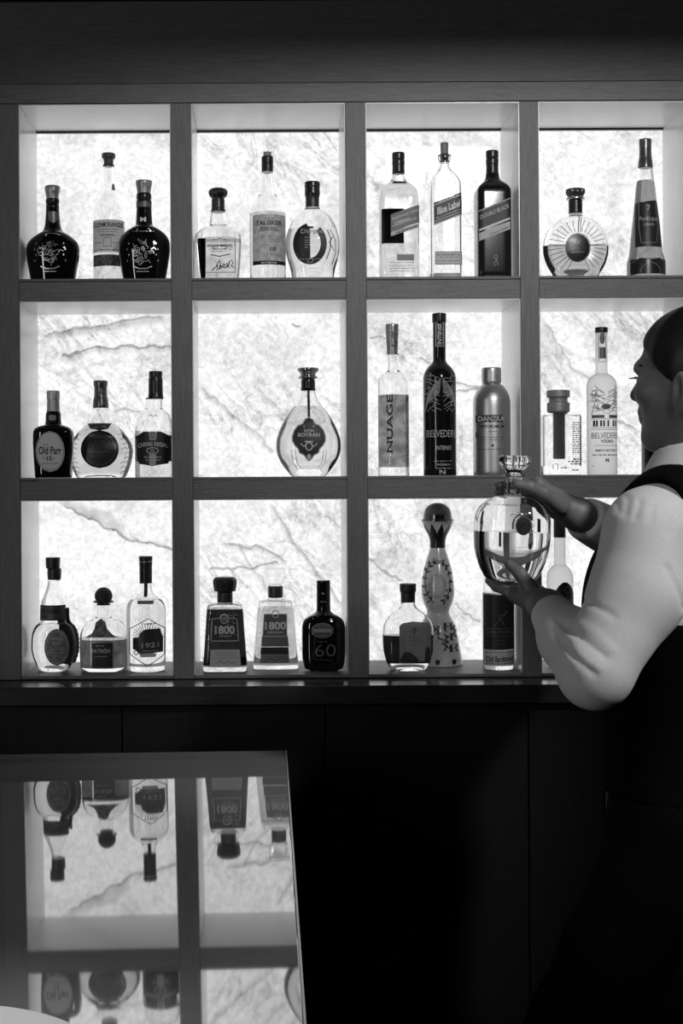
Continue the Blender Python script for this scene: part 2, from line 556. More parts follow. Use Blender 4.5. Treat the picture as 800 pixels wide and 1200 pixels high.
class Bottle:
    def __init__(self, name, label, cat, crop, cx, row, prof, dr=1.0, n=2.0, delta=0.09, mat=None, fill=None,
                 liq=None, group=None, yoff=0.0, D=None, tilt=0.0, zfloor=None, base_t=0.009, wall=0.003, k=K, depth_fn=None,
                 flute=None, nneck=None, cav=True):
        self.k = k; self.crop = crop; self.cx = cx
        self.s = F / ((DC + delta) if D is None else D)
        pxm = crop[0] + cx / k
        pym = crop[1] + (prof[0][0] + prof[-1][0]) / 2 / k
        self.rollz = ROLL * (pxm - VX)
        X = (pxm - VX - ROLL * (pym - VY)) / self.s
        Y = delta if D is None else D - DC
        self.zf = ROWZ[row] if zfloor is None else zfloor
        self.root = empty(name, (X, Y, self.zf + 0.0004), label, cat, group)
        if tilt: self.root.rotation_euler = (0, tilt, 0)
        pts = sorted([(self.z(y), hw / k / self.s) for y, hw in reversed(prof)], key=lambda p: p[0])
        # keep order of equal z as listed
        pts = [(self.z(y), hw / k / self.s) for y, hw in reversed(prof)]
        pts[0] = (0.0, pts[0][1])
        z0, r0 = pts[0]
        self.dr, self.n = dr, n
        d = dense(pts)
        e = 0.0016
        d = [(0.0, r0 - 1.6 * e), (0.35 * e, r0 - 0.6 * e), (1.1 * e, r0 - 0.12 * e)] + [p for p in d if p[0] > 1.6 * e]
        self.zs = np.array([p[0] for p in d]); self.rs = np.array([p[1] for p in d])
        self.zt = d[-1][0]; self.rmax = self.rs.max()
        self.nneck = nneck
        rows_ = [(z, r) + self.sec(r) for z, r in d]
        V, Fc = loft(rows_, flute=flute)
        mat = mat or GLASS
        if mat is GLASS or mat.name.startswith('bottle_glass'):
            if cav:
                zc0 = max(base_t, self.z(fill)) if fill is not None else base_t
                zz = [zc0] + [z for z in self.zs if zc0 + 0.0008 < z < self.zt - 0.004] + [self.zt - 0.004]
                cr = []
                for z in zz:
                    r = float(np.interp(z, self.zs, self.rs)) - wall
                    r = max(r, 0.002)
                    rx, ry, nn = self.sec(r + wall)[0:0] or (r,) + self.sec(r + wall)
                    cr.append((z, r, max(ry - wall, 0.002), nn))
                V2, F2 = loft(cr, flip=True)
                o = len(V)
                V = np.concatenate([V, V2]); Fc = Fc + [tuple(i + o for i in f) for f in F2]
        self.body = new_obj('glass_body' if mat is GLASS else 'body', V, Fc, mat, self.root, 38)
        if liq is not None:
            zl = self.z(fill) if fill is not None else self.zt * 0.62
            zz = [base_t] + [z for z in self.zs if base_t + .001 < z < zl - 0.002] + [zl - 0.0015]
            lr = []
            for z in zz:
                r0_ = float(np.interp(z, self.zs, self.rs)); ry, nn = self.sec(r0_)
                lr.append((z, max(r0_ - wall - 0.0004, .002), max(ry - wall - 0.0004, .002), nn))
            V, Fc = loft(lr)
            new_obj('spirit_fill', V, Fc, liq, self.root, 38)
    def sec(self, r):
        """(ry, n) of the section with half width r: necks are round, bodies flattened or squared"""
        t = min(1.0, max(0.0, (r / self.rmax - 0.45) / 0.4)); t = t * t * (3 - 2 * t)
        return (r * (1 + (self.dr - 1) * t), 2.0 + (self.n - 2.0) * t)
    def z(self, y):
        py = self.crop[1] + y / self.k
        return EYE - (py - VY + self.rollz) / self.s - self.zf
    def x(self, x):
        return (x - self.cx) / self.k / self.s
    def at(self, x, y, off, back=False):
        X, Z = self.x(x), self.z(y)
        r = float(np.interp(Z, self.zs, self.rs)); ry, n = self.sec(r)
        a, b = r + off, ry + off
        t = min(abs(X) / a, 0.995)
        Y = b * (1 - t ** n) ** (1 / n)
        X = math.copysign(t * a, X)
        return (X, Y if back else -Y, Z)
    def part(self, name, prof, mat, parent=None, dr=1.0, n=2.0, seg=40, flute=None, dx=0.0, sub=5, smooth=38, label=None):
        pts = [(self.z(y), hw / self.k / self.s) for y, hw in reversed(prof)]
        d = dense(pts, sub)
        rows_ = [(z, r, r * dr, n) for z, r in d]
        V, Fc = loft(rows_, seg, flute=flute)
        V[:, 0] += dx / self.k / self.s
        o = new_obj(name, V, Fc, mat, parent or self.root, smooth)
        if label: o['label'] = label
        return o
    def mb(self, off=0.0005, back=False): return MB(self, off, back)

class MB:
    """flat shapes laid on the front (or back) of a bottle"""
    def __init__(self, b, off, back=False):
        self.b, self.off, self.back = b, off, back
        self.V, self.F = [], []
    def _add(self, P, Fc):
        o = len(self.V); self.V += P; self.F += [tuple(i + o for i in f) for f in Fc]
        return self
    def m(self, x, y): return self.b.at(x, y, self.off, self.back)
    def poly(self, pts, rows_=26, cols=22):
        ys = [p[1] for p in pts]; y0, y1 = min(ys), max(ys)
        P = []; good = 0
        for i in range(rows_ + 1):
            y = y0 + (y1 - y0) * (0.001 + 0.998 * i / rows_)
            xs = []
            for (ax, ay), (bx, by) in zip(pts, pts[1:] + pts[:1]):
                if (ay <= y < by) or (by <= y < ay):
                    xs.append(ax + (bx - ax) * (y - ay) / (by - ay))
            if len(xs) < 2: xs = [pts[0][0]] * 2
            xa, xb = min(xs), max(xs)
            for j in range(cols + 1): P.append(self.m(xa + (xb - xa) * j / cols, y))
        Fc = [(i * (cols + 1) + j, i * (cols + 1) + j + 1, (i + 1) * (cols + 1) + j + 1, (i + 1) * (cols + 1) + j)
              for i in range(rows_) for j in range(cols)]
        return self._add(P, Fc)
    def rect(self, x0, y0, x1, y1, slope=0.0):
        """slope: drop of the left end relative to the right, per unit x; cut as a sheared grid"""
        cols, rows_ = 22, 10; P = []
        for i in range(rows_ + 1):
            for j in range(cols + 1):
                x = x0 + (x1 - x0) * j / cols
                y = y0 + (y1 - y0) * i / rows_ - slope * (x - x0)
                P.append(self.m(x, y))
        Fc = [(i * (cols + 1) + j, i * (cols + 1) + j + 1, (i + 1) * (cols + 1) + j + 1, (i + 1) * (cols + 1) + j)
              for i in range(rows_) for j in range(cols)]
        return self._add(P, Fc)
    def oval(self, cx, cy_, rx, ry, seg=48):
        return self.poly([(cx + rx * math.cos(2 * PI * i / seg), cy_ + ry * math.sin(2 * PI * i / seg)) for i in range(seg)])
    def stroke(self, pts, wd, closed=False):
        if closed: pts = pts + pts[:1]
        # resample
        Q = []
        for (ax, ay), (bx, by) in zip(pts[:-1], pts[1:]):
            nseg = max(1, int(math.hypot(bx - ax, by - ay) / 12))
            for k_ in range(nseg): Q.append((ax + (bx - ax) * k_ / nseg, ay + (by - ay) * k_ / nseg))
        Q.append(pts[-1])
        P = []
        for i, (x, y) in enumerate(Q):
            a = Q[max(0, i - 1)]; b = Q[min(len(Q) - 1, i + 1)]
            if closed:
                a = Q[i - 1] if i else Q[-2]; b = Q[i + 1] if i < len(Q) - 1 else Q[1]
            tx, ty = b[0] - a[0], b[1] - a[1]; L = math.hypot(tx, ty) or 1
            nx, ny = -ty / L * wd / 2, tx / L * wd / 2
            P.append(self.m(x + nx, y + ny)); P.append(self.m(x - nx, y - ny))
        Fc = [(2 * i, 2 * i + 1, 2 * i + 3, 2 * i + 2) for i in range(len(Q) - 1)]
        return self._add(P, Fc)
    def ring(self, cx, cy_, rx, ry, wd, seg=40, a0=0.0, a1=2 * PI):
        return self.stroke([(cx + rx * math.cos(a0 + (a1 - a0) * i / seg), cy_ + ry * math.sin(a0 + (a1 - a0) * i / seg)) for i in range(seg + 1)], wd)
    def frame(self, x0, y0, x1, y1, wd, slope=0.0):
        s = lambda x, y: (x, y - slope * (x - x0))
        return self.stroke([s(x0, y0), s(x1, y0), s(x1, y1), s(x0, y1)], wd, True)
    def text(self, s, cx, cy_, wd, ht, slope=0.0, bold=0.02, rot=False, arc=0.0):
        V, Fc = text_geo(s, bold)
        P = []
        for u, v in V:
            if rot:   # reads upward
                x = cx + (v - 0.5) * -wd * -1 * -1; y = cy_ - (u - 0.5) * ht
                x = cx + (0.5 - v) * wd * -1 * -1
                x = cx - (v - 0.5) * wd
            else:
                x = cx + (u - 0.5) * wd; y = cy_ - (v - 0.5) * ht - slope * (u - 0.5) * wd
                y += arc * ((u - 0.5) ** 2 * 4)
            P.append(self.m(x, y))
        return self._add(P, Fc)
    def fine(self, x0, x1, y, h=3.0, slope=0.0):
        """illegible fine print: a row of tiny dashes"""
        x = x0; rnd = random.Random(int(x0 * 7 + y * 13))
        while x < x1 - 3:
            l = rnd.uniform(4, 16); e = min(x + l, x1)
            yy = y - slope * (x - x0)
            self.stroke([(x, yy), (e, yy - slope * (e - x))], h)
            x = e + rnd.uniform(2.5, 5)
        return self
    def build(self, name, mat, parent=None, label=None):
        Fc = self.F if not self.back else self.F
        o = new_obj(name, self.V, Fc, mat, parent or self.b.root, 60)
        if label: o['label'] = label
        return o

G1, G2, G3 = 'bottles on the top shelf', 'bottles on the middle shelf', 'bottles on the bottom shelf'

# ---------- top row, first niche
def salute(cx, label, capy, prof, cap, collar, emblem):
    b = Bottle('whisky_flagon', label, 'bottle', (0, 90), cx, 0, prof, dr=0.62, n=2.4, delta=0.085, mat=BLACKGLASS, group=G1)
    b.part('cap', cap, plain(0.4, 0.42, 0.7, var=0.3), dr=1.0)
    b.part('neck_foil', collar, BLACKFOIL)
    e = b.mb(0.0008)
    ex, ey = emblem
    rnd = random.Random(cx)
    for i in range(46):
        a = rnd.uniform(0, 2 * PI); q_ = math.sqrt(rnd.random())
        x, y = ex + 40 * q_ * math.cos(a), ey + 46 * q_ * math.sin(a)
        t0 = rnd.uniform(0, 2 * PI); L_ = rnd.uniform(7, 15)
        e.stroke([(x, y), (x + L_ * math.cos(t0), y + L_ * math.sin(t0)), (x + L_ * 1.5 * math.cos(t0 + .8), y + L_ * 1.5 * math.sin(t0 + .8))], rnd.uniform(1.6, 4.2))
    for sx in (-1, 1):
        for i in range(4): e.oval(ex + sx * (58 + 7 * (i % 2)), ey - 34 + i * 24, 2.6, 4.5)
    e.stroke([(ex - 40, ey + 62), (ex - 15, ey + 72), (ex + 15, ey + 72), (ex + 40, ey + 62)], 5)
    e.stroke([(ex - 26, ey + 84), (ex + 26, ey + 84)], 4)
    e.build('crest', plain(0.5, 0.35, 0.8, var=0.5, scale=300))
    return b
b = salute(225, 'black flagon bottle leftmost on the top shelf, grey crest hanging at its neck', 467,
           [(540, 27), (600, 30), (640, 35), (660, 44), (672, 62), (690, 88), (715, 108), (740, 113), (770, 112), (815, 104), (853, 92)],
           [(467, 30), (474, 33), (490, 32), (500, 29), (512, 27), (522, 26)], [(522, 27), (528, 29), (536, 29), (544, 27), (560, 28), (566, 27)], (222, 755))
t_ = b.mb(0.002)
t_.poly([(210, 580), (252, 580), (252, 612), (242, 626), (230, 630), (218, 624), (210, 610)]); t_.build('neck_crest', plain(0.25, 0.4, 0.7))
t_ = b.mb(0.0012); t_.ring(225, 700, 66, 22, 4, a0=PI, a1=2 * PI); t_.build('shoulder_line', plain(0.12, 0.4, 0.6))
b = salute(614, 'black flagon bottle beside the right post of the first top niche, flared metal cap', 445,
           [(525, 30), (560, 32), (600, 34), (632, 37), (646, 55), (660, 76), (685, 100), (710, 109), (740, 110), (790, 104), (853, 88)],
           [(445, 34), (452, 35), (470, 32), (490, 29), (498, 28)], [(498, 29), (506, 32), (518, 32), (526, 30), (534, 33), (562, 32), (564, 31)], (612, 755))
t_ = b.mb(0.0012); t_.rect(582, 535, 645, 560); t_.build('neck_band', plain(0.16, 0.45, 0.4))
t_ = b.mb(0.002); t_.text('M', 613, 615, 26, 20, bold=0.05); t_.build('monogram', PALE)
t_ = b.mb(0.0008); t_.fine(565, 665, 668, 4); t_.build('shoulder_line', plain(0.3, 0.4, 0.7))

b = Bottle('whisky_bottle', 'tall clear bottle with dark cork stopper standing between two black flagons', 'bottle', (0, 90), 464, 0,
           [(378, 26), (384, 24), (400, 22), (440, 23), (478, 26), (500, 34), (520, 46), (545, 59), (575, 66), (620, 67), (700, 67), (850, 67)],
           delta=0.165, fill=700, liq=liquid(0.88), group=G1)
b.part('stopper', [(328, 26), (331, 29), (342, 29), (350, 26), (352, 21), (384, 20)], plain(0.05, 0.5))
l = b.mb().rect(398, 620, 531, 757).build('label', paper(0.80, 0.5))
t_ = b.mb(0.0012); t_.text('GLENMORANGIE', 465, 642, 124, 21, bold=0.03); t_.text('ORIGINAL', 465, 686, 62, 9, bold=0.03)
t_.fine(415, 515, 662, 3); t_.fine(425, 505, 672, 2.5); t_.frame(447, 698, 480, 734, 2); t_.fine(410, 440, 718, 3); t_.fine(488, 520, 718, 3); t_.fine(405, 525, 748, 3)
t_.build('lettering', plain(0.03, 0.5), l)
t_ = b.mb(0.0013).rect(450, 700, 478, 732); t_.build('seal', PALE, l)
t_ = b.mb(); t_.rect(399, 768, 529, 816); t_.build('lower_band', paper(0.10, 0.3, mottle=0.07))
t_ = b.mb(); t_.rect(480, 460, 492, 488); t_.build('tax_strip', plain(0.1, 0.5))

# ---------- top row, second niche
b = Bottle('whiskey_bottle', 'square shouldered bottle with broad dark faceted stopper, first in the second top niche', 'bottle', (200, 90), 203, 0,
           [(572, 32), (580, 31), (600, 35), (622, 38), (634, 36), (650, 62), (668, 84), (690, 98), (715, 98), (780, 95), (852, 86)],
           dr=0.92, n=6, delta=0.085, fill=702, liq=liquid(0.80), group=G1)
b.part('stopper', [(478, 30), (482, 36), (494, 42), (502, 41), (514, 33), (518, 27), (524, 26)], DARKPLASTIC, seg=10, smooth=20)
b.part('neck_foil', [(522, 27), (530, 28), (562, 28), (568, 30), (575, 30)], plain(0.05, 0.35, 0.5))
bl = b.mb(0.0006, back=True).rect(112, 700, 150, 845).build('back_label', plain(0.02, 0.6))
t_ = b.mb(0.0006); t_.frame(150, 700, 276, 846, 2.5); t_.ring(212, 742, 30, 8, 3)
t_.stroke([(182, 712), (212, 704), (244, 712)], 2.5); t_.text('SINGLE BARREL', 212, 735, 108, 12, bold=0.03)
t_.fine(165, 262, 750, 2.5); t_.fine(175, 250, 758, 2.5); t_.stroke([(172, 772), (210, 780), (254, 770)], 4)
# signature
t_.stroke([(178, 838), (196, 822), (210, 795), (214, 815), (206, 836), (218, 826), (228, 808), (232, 830), (244, 824), (252, 802), (262, 796), (268, 806), (258, 818), (272, 828)], 4.5)
t_.text('Jack', 225, 822, 62, 28, slope=0.1, bold=0.01)
t_.build('lettering', plain(0.03, 0.4))

b = Bottle('whisky_bottle', 'tall clear bottle with grey paper label and pale cork tip in the second top niche', 'bottle', (200, 90), 413, 0,
           [(405, 24), (412, 24), (440, 28), (480, 33), (505, 38), (524, 52), (540, 64), (558, 73), (575, 77), (600, 77), (852, 77)],
           delta=0.10, fill=585, liq=liquid(0.90), group=G1)
b.part('cork', [(322, 16), (324, 17), (341, 17)], CORK)
b.part('capsule', [(340, 22), (344, 25), (368, 25), (372, 24), (376, 25), (402, 25), (406, 24)], plain(0.012, 0.4))
l = b.mb().rect(349, 600, 487, 812).build('label', paper(0.66, 0.5, mottle=0.14))
t_ = b.mb(0.0012); t_.text('TALISKER', 418, 636, 112, 20, bold=0.03); t_.text('SINGLE MALT', 418, 657, 74, 8, bold=.03); t_.text('SCOTCH WHISKY', 418, 667, 84, 8, bold=.03)
for y in (690, 698, 706, 714): t_.fine(385, 478, y, 1.8)
t_.text('10', 435, 746, 26, 18, bold=0.04); t_.fine(395, 475, 768, 1.8); t_.fine(395, 475, 776, 1.8); t_.fine(400, 440, 618, 2.5)
t_.build('lettering', plain(0.03, 0.5), l)
t_ = b.mb(0.0011); t_.rect(349, 796, 487, 812); t_.build('base_band', plain(0.015, 0.5), l)
t_ = b.mb(0.0016); t_.fine(385, 450, 804, 4); t_.build('band_print', PALE, l)
b.mb(0.0006, back=True).rect(340, 655, 356, 770).build('back_label', plain(0.03, 0.6))

b = Bottle('whisky_bottle', 'rounded pinched bottle with dark ring emblem and black cap in second top niche', 'bottle', (200, 90), 604, 0,
           [(555, 29), (565, 34), (575, 46), (590, 66), (610, 84), (640, 99), (670, 108), (705, 114), (740, 114), (780, 107), (820, 96), (852, 86)],
           dr=0.8, n=2.3, delta=0.09, fill=655, liq=liquid(0.90), group=G1)
b.part('cap', [(450, 31), (454, 33), (470, 33), (474, 32), (500, 33), (510, 31), (515, 30)], DARKPLASTIC)
b.part('neck_label', [(515, 30), (524, 29), (556, 29), (560, 30)], plain(0.03, 0.4))
t_ = b.mb(0.0006); t_.ring(590, 725, 58, 74, 26, a0=PI * 0.55, a1=PI * 1.45); t_.ring(590, 725, 58, 74, 26, a0=-PI * 0.3, a1=PI * 0.55)
t_.poly([(548, 660), (590, 652), (592, 800), (556, 780), (540, 720)]); t_.poly([(572, 640), (585, 652), (606, 652), (604, 662), (560, 662)])
t_.build('emblem', plain(0.02, 0.45))
t_ = b.mb(0.0012); t_.text('Dimple', 598, 676, 92, 26, bold=0.02)
for y in (700, 712, 722, 732, 742): t_.fine(568, 590, y, 3)
t_.ring(592, 796, 10, 9, 3); t_.fine(540, 640, 790, 3); t_.build('lettering', paper(0.5, 0.3))
t_ = b.mb(0.0006); t_.stroke([(664, 668), (678, 700), (676, 745), (660, 790)], 4); t_.stroke([(676, 664), (698, 705), (700, 760), (684, 810)], 3); t_.stroke([(690, 690), (672, 720), (694, 752)], 3); t_.build('side_scroll', plain(0.06, 0.4))

# ---------- top row, third niche
def slant_label(b, x0, x1, yl, yr, h, mat, parent=None, off=0.0006, name='label'):
    sl = (yl - yr) / (x1 - x0)
    return b.mb(off).rect(x0, yl, x1, yl + h, sl).build(name, mat, parent), sl

b = Bottle('whisky_bottle', 'square clear bottle with grey slanted label and black cap, left of three square ones', 'bottle', (400, 90), 244, 0,
           [(410, 27), (430, 29), (445, 36), (460, 50), (478, 65), (496, 76), (515, 80), (540, 81), (700, 81), (852, 81)],
           dr=1.0, n=7, delta=0.09, fill=456, liq=liquid(0.84), group=G1)
b.part('cap', [(325, 25), (330, 27), (352, 27), (356, 25), (360, 27), (376, 27), (380, 26), (412, 27), (416, 28)], plain(0.02, 0.3))
b.mb(0.0006, back=True).rect(186, 556, 268, 705).build('back_label', plain(0.02, 0.6))
l, sl = slant_label(b, 203, 325, 602, 560, 74, paper(0.30, 0.35))
t_ = b.mb(0.0012); t_.text("Explorers' Club", 264, 603, 112, 15, sl, 0.01); t_.text('Collection', 250, 628, 62, 14, sl, 0.01); t_.fine(210, 318, 652, 3, sl); t_.build('lettering', PALE, l)
l2, _ = slant_label(b, 203, 323, 676, 638, 18, paper(0.75, 0.4), name='label_strip')
t_ = b.mb(0.0012); t_.text('THE SPICE ROAD', 268, 667, 90, 10, sl, 0.03); t_.build('lettering', INK, l2)
t_ = b.mb(0.0006); t_.rect(228, 770, 300, 796); t_.build('base_label', paper(0.4, 0.4))
t_ = b.mb(0.0006)
for y in (805, 817, 829, 840): t_.fine(196, 300, y, 2.5)
t_.build('fine_print', plain(0.2, 0.5))

b = Bottle('whisky_bottle', 'slim square clear bottle with open corked neck and dark slanted label', 'bottle', (400, 90), 440, 0,
           [(362, 22), (378, 22), (395, 29), (412, 40), (430, 52), (448, 62), (466, 67), (490, 67), (700, 67), (852, 67)],
           dr=1.0, n=7, delta=0.09, fill=845, liq=None, group=G1, base_t=0.014)
b.part('stopper', [(282, 15), (284, 17), (330, 17), (332, 13), (362, 12)], plain(0.2, 0.5, var=0.3))
b.part('glass_collar', [(333, 26), (337, 30), (355, 30), (362, 24)], glass(1.45, 0.85))
l, sl = slant_label(b, 386, 506, 550, 505, 90, plain(0.04, 0.5))
t_ = b.mb(0.0012); t_.text('Blue Label', 448, 568, 96, 30, sl, 0.03); t_.fine(410, 500, 549, 4, sl); t_.fine(410, 500, 597, 3, sl); t_.fine(395, 500, 616, 3, sl)
t_.stroke([(387, 560), (505, 516)], 2.5); t_.stroke([(387, 630), (505, 586)], 2.5); t_.build('lettering', PALE, l)
l2, _ = slant_label(b, 386, 506, 636, 591, 10, paper(0.8, 0.4), name='label_strip')
l3 = b.mb(0.0006).rect(389, 755, 505, 812).build('base_label', paper(0.9, 0.5))
t_ = b.mb(0.0012); t_.fine(398, 496, 770, 4); t_.fine(410, 490, 780, 2); t_.fine(400, 495, 795, 2.5); t_.frame(392, 758, 502, 809, 1.5); t_.build('lettering', plain(0.08, 0.5), l3)
t_ = b.mb(0.0006); t_.ring(445, 712, 6, 10, 2); t_.stroke([(452, 706), (458, 714)], 2); t_.build('etched_mark', plain(0.3, 0.5))

b = Bottle('whisky_bottle', 'square black bottle with slanted label beside the right wall of third top niche', 'bottle', (400, 90), 643, 0,
           [(415, 28), (430, 30), (445, 37), (462, 52), (476, 64), (492, 71), (510, 72), (700, 72), (852, 72)],
           dr=1.0, n=7, delta=0.09, mat=plain(0.012, 0.12, var=0.1), group=G1)
b.part('cap', [(317, 25), (322, 27), (345, 27), (350, 25), (354, 27), (374, 27), (378, 26), (415, 27), (420, 28)], plain(0.015, 0.3))
l, sl = slant_label(b, 574, 708, 586, 532, 78, plain(0.025, 0.5))
t_ = b.mb(0.0012); t_.text('DOUBLE BLACK', 642, 588, 122, 18, sl, 0.02); t_.fine(590, 690, 582, 3, sl); t_.build('lettering', paper(0.6, 0.1), l)
l2, _ = slant_label(b, 574, 708, 584, 530, 5, paper(0.8, 0.1), name='top_stripe')
l2, _ = slant_label(b, 576, 707, 662, 612, 9, paper(0.85, 0.1), name='label_stripe')
l2, _ = slant_label(b, 576, 707, 678, 628, 34, paper(0.62, 0.1), name='signature_strip')
t_ = b.mb(0.0013); t_.text('Johnnie Walker', 662, 670, 80, 14, sl, 0.0); t_.build('lettering', plain(0.08, .5), l2)
t_ = b.mb(0.0008); t_.ring(645, 780, 6, 9, 2); t_.stroke([(650, 790), (636, 806), (642, 818)], 2.5); t_.stroke([(648, 790), (654, 815)], 2.5); t_.build('etched_mark', plain(0.25, 0.4))

# ---------- top row, fourth niche
b = Bottle('cognac_decanter', 'round fluted disc decanter with crown stopper and dark centre medallion', 'decanter', (580, 90), 343, 0,
           [(580, 28), (596, 32), (602, 48), (612, 70), (628, 95), (650, 117), (680, 133), (715, 140), (750, 139), (785, 131), (815, 118), (840, 102), (853, 92)],
           dr=0.42, n=2.0, delta=0.085, fill=722, liq=liquid(0.70), group=G1)
b.part('crown_stopper', [(478, 30), (482, 38), (494, 39), (505, 34), (512, 30), (516, 30)], plain(0.10, 0.25, 0.6), flute=(14, 0.06), seg=84)
b.part('collar_plate', [(517, 38), (519, 39), (524, 39), (526, 36)], SILVER)
b.part('neck_foil', [(526, 28), (530, 29), (580, 29), (584, 30)], plain(0.012, 0.35))
b.mb(0.002).oval(338, 738, 50, 58).build('medallion', plain(0.008, 0.3))
t_ = b.mb(0.0035); t_.stroke([(322, 722), (332, 712), (336, 722), (348, 708), (346, 720), (330, 724)], 3); t_.fine(310, 366, 758, 4); t_.ring(338, 738, 52, 60, 4); t_.build('medallion_emblem', plain(0.2, 0.35, 0.5))
t_ = b.mb(0.001)
for i in range(30):
    a = 2 * PI * i / 30 + 0.1
    if 1.2 < a < 1.95: continue
    c, s_ = math.cos(a), math.sin(a)
    t_.stroke([(343 + 66 * c, 732 + 64 * s_), (343 + 122 * c, 732 + 112 * s_)], 2.6)
t_.stroke([(343, 600), (343, 672)], 4); t_.stroke([(352, 600), (352, 672)], 3)
t_.build('radial_flutes', plain(0.12, 0.2))

b = Bottle('liqueur_bottle', 'very tall tapering bottle with dark label, last in the fourth top niche', 'bottle', (580, 90), 641, 0,
           [(384, 30), (400, 32), (440, 36), (500, 43), (560, 49), (640, 58), (735, 68), (755, 70), (775, 76), (795, 80), (852, 81)],
           dr=1.0, n=2.0, delta=0.09, fill=445, liq=liquid(0.55), group=G1)
b.part('capsule', [(268, 25), (272, 26), (310, 25), (350, 27), (362, 29), (384, 31), (390, 31)], plain(0.12, 0.3, 0.6, var=0.6, scale=120))
l = b.mb(0.0006).poly([(600, 537), (676, 535), (690, 548), (697, 640), (697, 735), (585, 735), (588, 640), (592, 550)]).build('label', plain(0.015, 0.45))
t_ = b.mb(0.0012); t_.text('Antiqua', 640, 616, 84, 26, bold=0.02); t_.text('7', 640, 568, 16, 24, bold=0.03); t_.text('1880', 640, 640, 44, 12); t_.stroke([(604, 545), (600, 650), (606, 718), (670, 718), (680, 650), (672, 545)], 2); t_.build('lettering', plain(0.3, 0.4), l)
t_ = b.mb(0.0008); t_.rect(566, 786, 716, 850); t_.build('base_band', plain(0.02, 0.3))
t_ = b.mb(0.0014); t_.ring(641, 850, 44, 46, 5, a0=PI, a1=2 * PI); t_.stroke([(570, 800), (600, 784), (641, 790), (682, 784), (712, 800)], 4); t_.build('relief', plain(0.12, 0.3))

# ---------- middle row, first niche
b = Bottle('whisky_bottle', 'squat brown glass bottle with pale oval label and silver neck, leftmost on the middle shelf', 'bottle', (0, 340), 228, 1,
           [(518, 28), (530, 32), (560, 33), (574, 38), (582, 60), (592, 76), (608, 83), (640, 84), (720, 81), (796, 76)],
           dr=0.72, n=4.5, delta=0.07, mat=plain(0.006, 0.08, var=0.1), group=G2)
b.part('cap', [(430, 26), (434, 28), (464, 28), (466, 26)], plain(0.6, 0.45, 0.6))
b.part('neck_foil', [(466, 26), (500, 27), (518, 28), (522, 29)], plain(0.5, 0.45, 0.6))
b.mb(0.0012).rect(213, 535, 244, 556).build('neck_mark', plain(0.3, 0.5))
l = b.mb(0.0006).oval(222, 690, 61, 86).build('label', paper(0.88, 0.15))
t_ = b.mb(0.0014); t_.text('Old Parr', 222, 685, 96, 34, bold=0.02); t_.text('12', 219, 718, 22, 18, bold=0.03); t_.fine(190, 208, 718, 2); t_.fine(232, 250, 718, 2); t_.fine(188, 258, 740, 2.5); t_.fine(205, 242, 765, 2); t_.fine(195, 215, 660, 2.5); t_.ring(222, 690, 57, 82, 1.5); t_.build('lettering', INK, l)

b = Bottle('whisky_decanter', 'teardrop clear decanter with large dark round medallion, middle shelf first niche', 'decanter', (0, 340), 430, 1,
           [(500, 34), (506, 37), (514, 36), (520, 35), (535, 40), (560, 54), (580, 72), (605, 96), (635, 119), (660, 132), (685, 137), (710, 135), (740, 129), (770, 118), (798, 104)],
           dr=0.5, n=2.2, delta=0.15, fill=572, liq=liquid(0.84), group=G2)
b.part('capsule', [(387, 29), (392, 31), (405, 30), (420, 27), (450, 28), (470, 32), (496, 34), (504, 33)], plain(0.13, 0.3, 0.7, var=0.6, scale=150))
l = b.mb(0.002).oval(432, 680, 80, 80).build('medallion', plain(0.012, 0.4))
t_ = b.mb(0.0032); t_.ring(432, 680, 66, 66, 5); t_.ring(432, 672, 30, 26, 4); t_.text('BUCHANAN', 432, 690, 86, 14, bold=.02); t_.fine(395, 470, 708, 4); t_.ring(432, 660, 40, 30, 3, a0=PI, a1=2 * PI); t_.fine(418, 446, 630, 5); t_.build('medallion_emblem', plain(0.09, 0.35, 0.4), l)
t_ = b.mb(0.0008); t_.poly([(378, 570), (482, 570), (468, 594), (432, 601), (394, 594)]); t_.build('meniscus_shade', plain(0.05, 0.3))  # dark meniscus refraction painted on the glass as a patch
t_ = b.mb(0.001)
rnd = random.Random(5)
for sx in (-1, 1):
    for i in range(9):
        x = 430 + sx * (92 + 4 * (i % 3) + max(0, 22 - abs(i - 4) * 6)); y = 612 + i * 20
        t_.stroke([(x - sx * 14, y + 8), (x, y), (x + sx * 10, y + 6), (x + sx * 16, y - 4)], 2.4)
t_.build('cut_facets', plain(0.1, 0.2))

b = Bottle('whisky_bottle', 'round shouldered clear bottle with dark shield label against the right post of its niche', 'bottle', (0, 340), 656, 1,
           [(460, 35), (468, 36), (505, 37), (512, 44), (525, 60), (545, 72), (570, 79), (600, 81), (700, 81), (798, 81)],
           delta=0.10, fill=600, liq=liquid(0.88), group=G2)
b.part('cap', [(347, 27), (350, 29), (374, 28), (378, 30), (440, 31), (460, 33), (466, 33)], plain(0.012, 0.3), dx=8)
l = b.mb(0.0008).poly([(592, 620), (618, 606), (650, 612), (690, 606), (726, 622), (722, 650), (732, 690), (720, 742), (690, 744), (655, 752), (618, 744), (594, 745), (598, 700), (588, 650)]).build('label', plain(0.02, 0.5))
t_ = b.mb(0.0015); t_.text('CHIVAS REGAL', 656, 658, 128, 18, bold=.03, arc=8); t_.ring(656, 686, 24, 12, 3); t_.text('12', 656, 686, 14, 12); t_.fine(620, 692, 714, 4); t_.fine(626, 688, 726, 3); t_.build('lettering', paper(0.6, 0.1), l)
b.mb(0.0012).poly([(640, 606), (676, 606), (670, 642), (644, 642)]).build('label_crest', plain(0.4, 0.4), l); b.mb(0.0012).rect(642, 700, 670, 750).build('label_panel', plain(0.4, 0.4), l)
t_ = b.mb(0.0018); t_.ring(657, 622, 8, 10, 3); t_.build('crest', INK, l)
